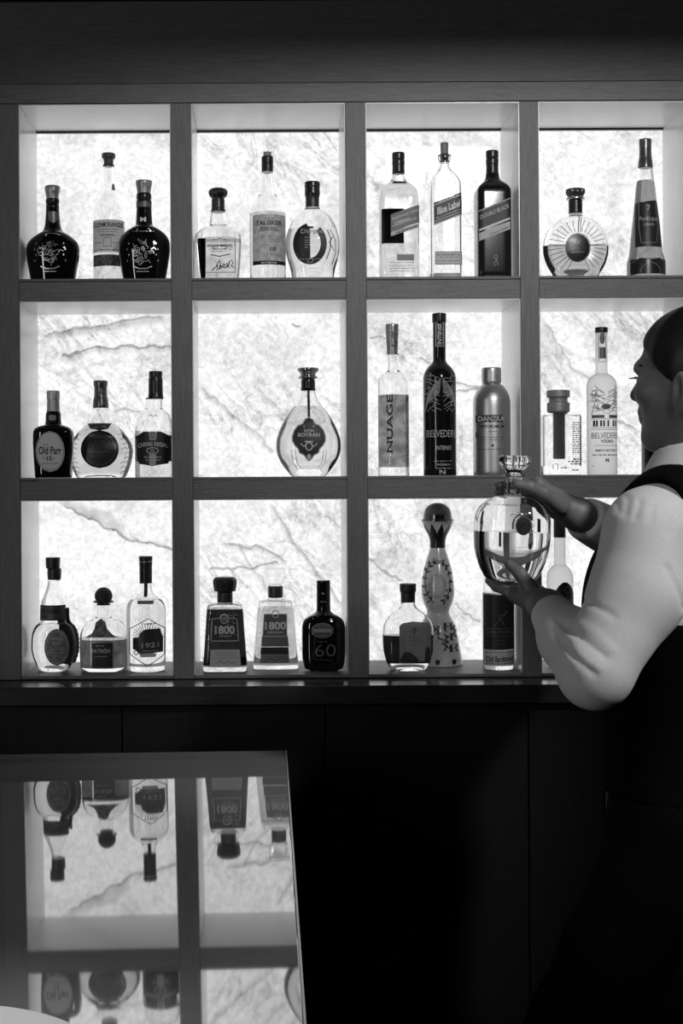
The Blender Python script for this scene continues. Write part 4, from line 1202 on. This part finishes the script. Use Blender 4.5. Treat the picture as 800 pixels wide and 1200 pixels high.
# ------------------------------------------------------------------ implicit surface tools for the person
def surf_nets(f, lo, hi, h, B=8, pad=1.6):
    lo = np.array(lo, float); hi = np.array(hi, float)
    nb = np.ceil((hi - lo) / (B * h)).astype(int)
    I = np.stack(np.meshgrid(*[np.arange(n) for n in nb], indexing='ij'), -1).reshape(-1, 3)
    C = lo + (I + 0.5) * B * h
    d = f(C)
    act = I[np.abs(d) < B * h * 0.87 * pad]
    g = np.stack(np.meshgrid(*[np.arange(B + 1)] * 3, indexing='ij'), -1).reshape(-1, 3)
    cells = {}
    keys, pos = [], []
    M = 1 << 20
    ekeys = [[], [], []]; esign = [[], [], []]
    def key(c): return (c[..., 0].astype(np.int64) * M + c[..., 1]) * M + c[..., 2]
    CH = 400
    for s0 in range(0, len(act), CH):
        A = act[s0:s0 + CH]
        G = A[:, None, :] * B + g[None]
        P = lo + G * h
        D = f(P.reshape(-1, 3)).reshape(len(A), B + 1, B + 1, B + 1)
        Gi = G.reshape(len(A), B + 1, B + 1, B + 1, 3)
        neg = D < 0
        sl = [slice(0, B), slice(1, B + 1)]
        cnt = 0; acc = np.zeros((len(A), B, B, B, 3)); num = np.zeros((len(A), B, B, B))
        corner = {}
        for a in (0, 1):
            for b_ in (0, 1):
                for c in (0, 1):
                    corner[(a, b_, c)] = D[:, sl[a], sl[b_], sl[c]]
        for ax in range(3):
            o1, o2 = [k for k in range(3) if k != ax]
            for u in (0, 1):
                for v in (0, 1):
                    k0 = [0, 0, 0]; k0[o1] = u; k0[o2] = v
                    k1 = list(k0); k1[ax] = 1
                    d0, d1 = corner[tuple(k0)], corner[tuple(k1)]
                    x = (d0 < 0) != (d1 < 0)
                    t = np.where(x, d0 / np.where(x, d0 - d1, 1), 0)
                    p = np.zeros(acc.shape); p[..., o1] = u; p[..., o2] = v; p[..., ax] = t
                    acc += np.where(x[..., None], p, 0); num += x
        has = num > 0
        base = Gi[:, :B, :B, :B][has]
        keys.append(key(base)); pos.append(lo + (base + acc[has] / num[has][:, None]) * h)
        for ax in range(3):
            k1 = [0, 0, 0]; k1[ax] = 1
            d0, d1 = corner[(0, 0, 0)], corner[tuple(k1)]
            x = (d0 < 0) != (d1 < 0)
            ekeys[ax].append(Gi[:, :B, :B, :B][x]); esign[ax].append((d0 < 0)[x])
    keys = np.concatenate(keys); pos = np.concatenate(pos)
    order = np.argsort(keys); keys = keys[order]; pos = pos[order]
    faces = []
    for ax in range(3):
        E = np.concatenate(ekeys[ax]); S = np.concatenate(esign[ax])
        o1, o2 = (ax + 1) % 3, (ax + 2) % 3
        ids = []; ok = np.ones(len(E), bool)
        for (u, v) in ((0, 0), (-1, 0), (-1, -1), (0, -1)):
            c = E.copy(); c[:, o1] += u; c[:, o2] += v
            kk = key(c); i = np.searchsorted(keys, kk); i = np.clip(i, 0, len(keys) - 1)
            ok &= keys[i] == kk; ids.append(i)
        Q = np.stack(ids, 1)
        Q = np.where(S[:, None], Q, Q[:, ::-1])
        faces.append(Q[ok])
    return pos, np.concatenate(faces)

def smin(a, b, k):
    if k <= 0: return np.minimum(a, b)
    hh = np.clip(0.5 + 0.5 * (b - a) / k, 0, 1)
    return b + (a - b) * hh - k * hh * (1 - hh)
def smax(a, b, k): return -smin(-a, -b, k)

def cone(a, b, ra, rb):
    a = np.array(a, float); b = np.array(b, float); ab = b - a; L2 = ab @ ab
    def f(P):
        t = np.clip(((P - a) @ ab) / L2, 0, 1)
        q = P - a - t[:, None] * ab
        return np.sqrt((q * q).sum(1)) - (ra + (rb - ra) * t)
    return f
def ell(c, r, axes):
    c = np.array(c, float); r = np.array(r, float); A = np.array(axes, float)
    def f(P):
        q = (P - c) @ A.T
        k0 = np.sqrt(((q / r) ** 2).sum(1)); k1 = np.sqrt(((q / r ** 2) ** 2).sum(1))
        return k0 * (k0 - 1) / np.maximum(k1, 1e-9)
    return f
def union(items):
    """items: (f, k) joined one after another"""
    def f(P):
        d = None
        for g_, k in items:
            e = g_(P); d = e if d is None else smin(d, e, k)
        return d
    return f

def P3(px, py, D): return np.array([(px - VX) / F * D, D - DC, EYE - (py - VY) / F * D])

# frames
def frame(phi):
    f = np.array([-math.sin(phi), math.cos(phi), 0]); l = np.array([-math.cos(phi), -math.sin(phi), 0])
    return f, l, np.array([0, 0, 1.0])
hf, hl, hu = frame(math.radians(49))
tf, tl, tu = frame(math.radians(60))
HC = np.array([0.712, -0.825, 1.660])
def H(a, b, c): return HC + a * hf + b * hl + c * hu
HA = [hf, hl, hu]; TA = [tf, tl, tu]
TCX = np.array([0.690, -0.835])
def T(a, b, z): return np.array([TCX[0] + a * tf[0] + b * tl[0], TCX[1] + a * tf[1] + b * tl[1], z])

# ---- head
head = [
    (ell(H(-0.012, 0, 0.034), (0.098, 0.076, 0.088), HA), 0),
    (ell(H(0.022, 0, -0.030), (0.070, 0.060, 0.078), HA), 0.03),
    (cone(H(0.064, -0.012, -0.094), H(0.064, 0.012, -0.094), 0.018, 0.018), 0.03),
    (cone(H(-0.012, 0.054, -0.058), H(0.056, 0.020, -0.094), 0.016, 0.016), 0.025),
    (cone(H(-0.012, -0.054, -0.058), H(0.056, -0.020, -0.094), 0.016, 0.016), 0.025),
    (cone(H(0.078, -0.032, 0.024), H(0.078, 0.032, 0.024), 0.013, 0.013), 0.015),
    (cone(H(0.083, 0, 0.020), H(0.103, 0, -0.019), 0.007, 0.0110), 0.010),
    (cone(H(0.090, -0.012, -0.026), H(0.090, 0.012, -0.026), 0.008, 0.008), 0.008),
    (ell(H(0.058, 0.044, -0.016), (0.024, 0.020, 0.020), HA), 0.02),
    (ell(H(0.058, -0.044, -0.016), (0.024, 0.020, 0.020), HA), 0.02),
    (cone(H(0.084, -0.016, -0.050), H(0.084, 0.016, -0.050), 0.008, 0.008), 0.010),
    (cone(H(0.081, -0.014, -0.062), H(0.081, 0.014, -0.062), 0.0085, 0.0085), 0.008),
]
def head_sdf(P):
    d = union(head)(P)
    for s in (-1, 1):
        d = smax(d, -ell(H(0.093, s * 0.033, 0.003), (0.012, 0.016, 0.009), HA)(P), 0.012)
        e = ell(H(-0.016, s * 0.080, -0.022), (0.020, 0.011, 0.034), [hf * 0.93 + hl * s * 0.36 * -1, hl * 0.93 + hf * s * 0.36, hu])(P)
        e = smax(e, -ell(H(-0.011, s * 0.089, -0.017), (0.010, 0.008, 0.020), HA)(P), 0.004)
        e = smin(e, ell(H(-0.012, s * 0.074, -0.052), (0.010, 0.007, 0.009), HA)(P), 0.006)
        d = smin(d, e, 0.006)
    d = smax(d, -cone(H(0.094, -0.020, -0.0560), H(0.094, 0.020, -0.0560), 0.003, 0.003)(P), 0.004)
    return d
neck = [(cone(H(-0.030, 0, -0.050), T(-0.015, 0, 1.44), 0.056, 0.064), 0.02)]
# ---- torso and limbs
SHL, SHR = T(0.0, 0.180, 1.435), T(0.0, -0.180, 1.435)
torso = [
    (ell(T(0.010, 0, 1.28), (0.135, 0.165, 0.17), TA), 0),
    (ell(T(0.0, 0, 1.12), (0.118, 0.145, 0.17), TA), 0.06),
    (ell(T(-0.01, 0, 0.95), (0.115, 0.160, 0.13), TA), 0.06),
    (cone(SHL + np.array([0, 0, -.008]), SHR + np.array([0, 0, -.008]), 0.052, 0.052), 0.05),
    (cone(T(-0.012, 0.10, 1.455), T(-0.012, -0.10, 1.455), 0.042, 0.042), 0.05),
]
ELL = np.array([0.492, -1.055, 1.205]); WRL = np.array([0.458, -0.868, 1.288])
ELR = np.array([0.742, -0.500, 1.345]); WRR = np.array([0.545, -0.698, 1.436])
HIL, HIR = T(0.0, 0.085, 0.90), T(0.0, -0.085, 0.90)
KNL, ANL = np.array([0.430, -0.920, 0.50]), np.array([0.350, -0.935, 0.09])
KNR, ANR = np.array([0.850, -0.745, 0.50]), np.array([0.985, -0.720, 0.10])
limbs = [
    (cone(SHL, ELL, 0.050, 0.040), 0.03), (cone(ELL, WRL, 0.040, 0.027), 0.015),
    (cone(SHR, ELR, 0.050, 0.040), 0.03), (cone(ELR, WRR, 0.040, 0.027), 0.015),
    (cone(HIL, KNL, 0.078, 0.052), 0.04), (cone(KNL, ANL, 0.050, 0.036), 0.02),
    (cone(HIR, KNR, 0.078, 0.052), 0.04), (cone(KNR, ANR, 0.050, 0.036), 0.02),
    (cone(ANL + np.array([0, 0, -.035]), ANL + np.array([-0.13, 0.05, -.055]), 0.036, 0.026), 0.02),
    (cone(ANR + np.array([0, 0, -.045]), ANR + np.array([-0.12, 0.06, -.065]), 0.036, 0.026), 0.02),
]
def hand(wrist, knuckles, fingers, thumb, rp=0.0125):
    items = []
    w_ = np.array(wrist)
    for i, kx in enumerate(knuckles):
        items.append((cone(w_, kx, 0.022, rp), 0.016))
    for a, b_ in zip(knuckles[:-1], knuckles[1:]): items.append((cone(a, b_, rp, rp), 0.010))
    rad = [(0.0098, 0.0090, 0.0082, 0.0072), (0.0100, 0.0092, 0.0083, 0.0073), (0.0096, 0.0088, 0.0080, 0.0070), (0.0086, 0.0078, 0.0070, 0.0062)]
    for fi, pts in enumerate(fingers):
        ch = [knuckles[fi]] + pts
        fn = union([(cone(ch[i], ch[i + 1], rad[fi][i], rad[fi][i + 1]), 0.004) for i in range(3)])
        items.append((fn, 0.005))
    tr = (0.0165, 0.0125, 0.0110, 0.0085)
    fn = union([(cone(thumb[i], thumb[i + 1], tr[i], tr[i + 1]), 0.005) for i in range(len(thumb) - 1)])
    items.append((fn, 0.008))
    return items
A_ = lambda *v: np.array(v, float)
handL = hand(WRL,
    [A_(.416, -.806, 1.305), A_(.430, -.800, 1.302), A_(.444, -.798, 1.302), A_(.457, -.803, 1.304)],
    [[A_(.405, -.772, 1.309), A_(.394, -.745, 1.312), A_(.384, -.726, 1.322)],
     [A_(.415, -.758, 1.309), A_(.407, -.728, 1.312), A_(.399, -.708, 1.322)],
     [A_(.436, -.754, 1.309), A_(.426, -.722, 1.312), A_(.418, -.702, 1.326)],
     [A_(.456, -.766, 1.310), A_(.450, -.740, 1.313), A_(.444, -.722, 1.324)]],
    [A_(.446, -.845, 1.300), A_(.432, -.838, 1.322), A_(.420, -.828, 1.341), A_(.404, -.818, 1.356)])
handR = hand(WRR,
    [A_(.470, -.724, 1.489), A_(.473, -.704, 1.476), A_(.482, -.690, 1.463), A_(.494, -.682, 1.449)],
    [[A_(.446, -.710, 1.494), A_(.420, -.713, 1.492), A_(.401, -.731, 1.488)],
     [A_(.446, -.696, 1.479), A_(.420, -.702, 1.478), A_(.402, -.721, 1.477)],
     [A_(.458, -.690, 1.472), A_(.438, -.695, 1.474), A_(.424, -.706, 1.473)],
     [A_(.472, -.690, 1.458), A_(.458, -.698, 1.462), A_(.449, -.709, 1.461)]],
    [A_(.508, -.728, 1.452), A_(.472, -.762, 1.474), A_(.446, -.776, 1.485), A_(.424, -.778, 1.490)])
BASE = Vector((float(TCX[0]), float(TCX[1]), 0))
hands_f = union(handL + handR)
def body_sdf(P):
    d = union(torso)(P)
    d = smin(d, union(neck)(P), 0.04)
    d = smin(d, head_sdf(P), 0.02)
    for g_, k in limbs: d = smin(d, g_(P), k)
    d = smin(d, hands_f(P), 0.010)
    return d
def sdf_obj(name, f, lo, hi, h, mat, parent=None, smooth=180):
    V, Fc = surf_nets(f, lo, hi, h)
    me = bpy.data.meshes.new(name)
    V = V - np.array(BASE)
    me.vertices.add(len(V)); me.vertices.foreach_set('co', V.astype(np.float32).ravel())
    me.loops.add(Fc.size); me.loops.foreach_set('vertex_index', Fc.astype(np.int32).ravel())
    me.polygons.add(len(Fc)); me.polygons.foreach_set('loop_start', np.arange(0, Fc.size, 4, dtype=np.int32))
    me.polygons.foreach_set('loop_total', np.full(len(Fc), 4, np.int32))
    me.update(calc_edges=True); me.validate()
    me.polygons.foreach_set('use_smooth', [True] * len(me.polygons))
    if smooth < 179: me.set_sharp_from_angle(angle=math.radians(smooth))
    me.materials.append(mat)
    o = bpy.data.objects.new(name, me); COL.objects.link(o)
    if parent is None: o.location = BASE
    else: o.parent = parent
    return o
SKIN = plain(0.17, 0.5, var=0.06, scale=90)
person = sdf_obj('person', body_sdf, (0.28, -1.16, 0.0), (1.10, -0.40, 1.80), 0.0038, SKIN)
tag(person, 'bartender in white shirt and black vest turned to the shelf holding a glass decanter', 'person')

# ---- clothing
def arm_fold(P, d):
    # creases at the crook of the elbow, along the forearm and at the sleeve head (on the side facing the room)
    px = VX + P[:, 0] * F / 2.12; pz = VY - (P[:, 2] - EYE) * F / 2.12
    face = np.clip((-0.98 - P[:, 1]) / 0.03, 0, 1)
    for pts, wd, dp in FOLDS:
        best = np.full(len(P), 1e9)
        for (ax, ay), (bx, by) in zip(pts[:-1], pts[1:]):
            dx, dy = bx - ax, by - ay
            t = np.clip(((px - ax) * dx + (pz - ay) * dy) / (dx * dx + dy * dy), 0, 1)
            best = np.minimum(best, (px - ax - t * dx) ** 2 + (pz - ay - t * dy) ** 2)
        d = d + dp * np.exp(-best / (wd * wd)) * face
    d = d - 0.0008 * np.sin(31 * P[:, 2] + 17 * P[:, 0]) * np.sin(23 * P[:, 0] - 11 * P[:, 1])
    return d
FOLDS = [([(664, 734), (682, 752), (703, 770)], 3.0, 0.0036), ([(672, 728), (692, 742), (712, 762)], 5.0, -0.0018),
         ([(660, 748), (668, 770), (690, 789)], 3.0, 0.0034), ([(668, 752), (680, 772), (698, 784)], 4.5, -0.0018),
         ([(684, 706), (700, 714), (716, 724)], 3.5, 0.0028), ([(645, 735), (650, 765), (668, 795)], 5.0, 0.0030), ([(636, 722), (640, 752), (655, 785)], 4.0, 0.0026),
         ([(737, 585), (733, 602)], 3.0, 0.0026), ([(746, 586), (739, 607)], 3.0, 0.0030), ([(757, 590), (748, 610)], 3.0, 0.0028), ([(770, 596), (764, 612)], 3.0, 0.0020),
         ([(780, 668), (796, 700), (802, 716)], 4.0, 0.0045), ([(790, 612), (784, 630)], 3.5, 0.002)]
torso_f = union(torso)
arms_shirt = [
    (cone(SHL + 0.022 * tl + 0.008 * tf + A_(0.0, 0, -0.020), (SHL + ELL) / 2 + A_(.018, 0, 0), 0.066, 0.070), 0.02), (cone((SHL + ELL) / 2 + A_(.018, 0, 0), ELL + A_(.004, 0, .01), 0.070, 0.055), 0.02),
    (cone(ELL, (ELL + WRL) / 2, 0.055, 0.047), 0.02), (cone((ELL + WRL) / 2, ELL * 0.06 + WRL * 0.94, 0.047, 0.034), 0.02),
    (cone(SHR, ELR, 0.066, 0.054), 0.03), (cone(ELR, ELR * 0.12 + WRR * 0.88, 0.056, 0.039), 0.02)]
def cut_end(P, w_, e_, back):
    """flat cuff: keep the elbow side of a plane near the wrist"""
    n = (w_ - e_) / np.linalg.norm(w_ - e_)
    return (P - (w_ - n * back)) @ n
def shirt_sdf(P):
    a = None
    for g_, k in arms_shirt[:4]:
        e = g_(P); a = e if a is None else smin(a, e, k)
    a = arm_fold(P, a)
    a = smax(a, cut_end(P, WRL, ELL, 0.016) , 0.004)
    r_ = smin(arms_shirt[4][0](P), arms_shirt[5][0](P), 0.02)
    r_ = r_ - 0.0012 * np.sin(60 * P[:, 0] + 45 * P[:, 2])
    r_ = smax(r_, cut_end(P, WRR, ELR, 0.020), 0.004)
    t = torso_f(P) - 0.007
    d = smin(smin(t, a, 0.02), r_, 0.02)
    # collar
    ax0 = T(-0.012, 0, 1.468); ax1 = H(-0.024, 0, -0.070)
    ad = (ax1 - ax0) / np.linalg.norm(ax1 - ax0)
    q = P - ax0; hgt = q @ ad; rad = np.sqrt(np.maximum((q * q).sum(1) - hgt * hgt, 0))
    fwd = (q @ tf)
    top = 0.078 - 0.34 * np.maximum(fwd, -0.035)
    c = np.maximum(np.abs(rad - (0.0840 - 0.30 * hgt)) - 0.0046, np.maximum(hgt - top, -0.02 - 0.2 * np.maximum(fwd, 0) - hgt)) - 0.0014
    d = smin(d, c, 0.006)
    d = np.maximum(d, 0.98 - P[:, 2])
    return d
SHIRT = plain(0.72, 0.8, var=0.04, scale=200)
sdf_obj('shirt', shirt_sdf, (0.36, -1.18, 0.94), (1.0, -0.38, 1.62), 0.0045, SHIRT, person)
def vest_sdf(P):
    t = torso_f(P) - 0.018 - 0.002 * np.clip((P[:, 2] - 1.38) / 0.08, 0, 1)
    q = P - np.array([TCX[0], TCX[1], 0])
    lat = np.abs(q @ tl)
    # armholes: keep the strap between the neck and the shoulder seam
    hole = np.maximum(0.166 + 0.5 * np.maximum(0, -(q @ tf)) - 0.030 * np.clip((1.46 - P[:, 2]) / 0.12, 0, 1) - lat, 1.27 - P[:, 2])
    d = smax(t, -hole, 0.008)
    ax0 = T(-0.012, 0, 1.468)
    nk_ = np.sqrt(((P - ax0)[:, :2] ** 2).sum(1))
    d = smax(d, -(np.maximum(nk_ - 0.104 + 0.03 * np.clip(((P - ax0) @ tf) / -0.05, 0, 1), 1.44 - P[:, 2])), 0.006)
    return np.maximum(d, 0.985 - P[:, 2])
BLACKCLOTH = plain(0.004, 0.9, var=0.1, ior=1.15)
sdf_obj('vest', vest_sdf, (0.44, -1.16, 0.95), (0.98, -0.54, 1.60), 0.006, BLACKCLOTH, person)
tr = [(ell(T(-0.01, 0, 0.95), (0.132, 0.175, 0.13), TA), 0), (cone(HIL, KNL, 0.100, 0.074), 0.04), (cone(KNL, ANL + A_(0, 0, -.02), 0.074, 0.062), 0.03),
      (cone(HIR, KNR, 0.100, 0.074), 0.04), (cone(KNR, ANR + A_(0, 0, -.02), 0.074, 0.062), 0.03)]
tr_f = union(tr)
def trouser_sdf(P):
    d = tr_f(P) - 0.002 * np.sin(40 * P[:, 2] + 30 * P[:, 0])
    return np.maximum(np.maximum(d, P[:, 2] - 1.03), 0.055 - P[:, 2])
sdf_obj('trousers', trouser_sdf, (0.22, -1.10, 0.03), (1.12, -0.55, 1.05), 0.009, plain(0.004, 0.9, var=0.1, ior=1.15), person)
for an, dx in ((ANL, A_(-0.14, 0.055, 0)), (ANR, A_(-0.13, 0.06, 0))):
    z0 = 0.042
    def shoe(P, an=an, dx=dx):
        a = A_(an[0] + .03, an[1] - .01, z0); b_ = A_(an[0] + dx[0], an[1] + dx[1], 0.034)
        d = smin(cone(a, b_, 0.046, 0.038)(P), cone(A_(an[0], an[1], 0.05), A_(an[0], an[1], 0.09), 0.05, 0.046)(P), 0.03)
        return np.maximum(d, 0.001 - P[:, 2])
    sdf_obj('shoe', shoe, (an[0] - .22, an[1] - .09, -0.02), (an[0] + .12, an[1] + .14, 0.16), 0.007, plain(0.01, 0.35), person)
# ---- hair, brows, lashes, eyes
skull_f = union(head[:2])
def hair_sdf(P):
    q = (P - HC) @ np.array(HA).T
    thick = 0.0030 + 0.0040 * np.clip((q[:, 2] - 0.0) / 0.07, 0, 1)
    s = ell(H(-0.012, 0, 0.034), (0.098, 0.076, 0.088), HA)(P) - thick - 0.0010 * np.sin(150 * q[:, 0] + 60 * q[:, 2]) * np.sin(90 * q[:, 1] + 40 * q[:, 2])
    # hairline: high on the forehead, slanting past the temple into a sideburn, then round and behind the ear
    g_ = np.interp(q[:, 2], [-0.03, -0.005, 0.010, 0.03, 0.055, 0.085, 0.11], [0.004, 0.012, 0.026, 0.045, 0.066, 0.082, 0.10])
    low = -np.interp(q[:, 0], [-0.045, -0.034, -0.028, -0.006, 0.0, 0.05], [0.075, 0.045, 0.0, 0.0, 0.032, 0.032]) - q[:, 2]
    d = smax(s, (q[:, 0] - g_) * 0.7, 0.006)
    d = smax(d, low * 0.7, 0.004)
    nape = ell(H(-0.050, 0, -0.040), (0.050, 0.058, 0.060), HA)(P) - 0.004
    nape = smax(nape, -0.078 - q[:, 2], 0.006)
    nape = smax(nape, q[:, 0] + 0.022, 0.006)
    d = smin(d, nape, 0.02)
    return d
HAIR = plain(0.006, 0.5, var=0.5, scale=200)
sdf_obj('hair', hair_sdf, (0.55, -1.0, 1.55), (0.88, -0.64, 1.82), 0.0038, HAIR, person)
for s in (-1, 1):
    e = sdf_obj('eye', cone(H(0.0735, s * 0.0325, 0.0035), H(0.0737, s * 0.0325, 0.0035), 0.0118, 0.0118), H(0.05, 0, -0.03) - 0.08, H(0.05, 0, 0.03) + 0.08, 0.003, plain(0.4, 0.2), person)
    sdf_obj('eyebrow', union([(cone(H(0.090, s * 0.014, 0.027), H(0.083, s * 0.036, 0.031), 0.0032, 0.0036), 0.002), (cone(H(0.083, s * 0.036, 0.031), H(0.069, s * 0.050, 0.027), 0.0034, 0.0024), 0.002)]),
            H(0.05, 0, -0.0) - 0.1, H(0.05, 0, 0.0) + 0.1, 0.0025, HAIR, person)
    sdf_obj('eyelashes', union([(cone(H(0.0850, s * 0.030, 0.0085), H(0.0985, s * 0.036, 0.0075), 0.0022, 0.0012), 0.001), (cone(H(0.0830, s * 0.040, 0.0085), H(0.0930, s * 0.046, 0.0070), 0.0020, 0.0011), 0.001)]),
            H(0.05, 0, -0.0) - 0.1, H(0.05, 0, 0.0) + 0.1, 0.0018, HAIR, person)

# ------------------------------------------------------------------ a pale plate edge on the bar top, lower left
pl = [(0.0, 0.055), (0.004, 0.060), (0.006, 0.085), (0.014, 0.122), (0.017, 0.130), (0.0195, 0.131), (0.0185, 0.124), (0.0105, 0.086)]
Vp, Fp = [], []
na = 72
for z_, r in pl + [(0.0095, 0.06)]:
    for i in range(na): Vp.append((r * math.cos(2 * PI * i / na), r * math.sin(2 * PI * i / na), z_))
for i in range(len(pl)):
    for j in range(na):
        Fp.append((i * na + j, i * na + (j + 1) % na, (i + 1) * na + (j + 1) % na, (i + 1) * na + j))
Fp.append(tuple(reversed(range(na)))); Fp.append(tuple(len(pl) * na + i for i in range(na)))
Vp = [(x * 1.3, y * 1.3, z_ * 1.15) for x, y, z_ in Vp]
plate = new_obj('plate', Vp, Fp, plain(0.88, 0.15, var=0.02), None, 40, (-0.318, -1.945, BT + 0.0034 - 0.318 * 0.0085 + 0.0004))
plate.rotation_euler = (0, -0.0085, 0)
tag(plate, 'white plate on the polished bar top, only its rim showing at lower left', 'plate')
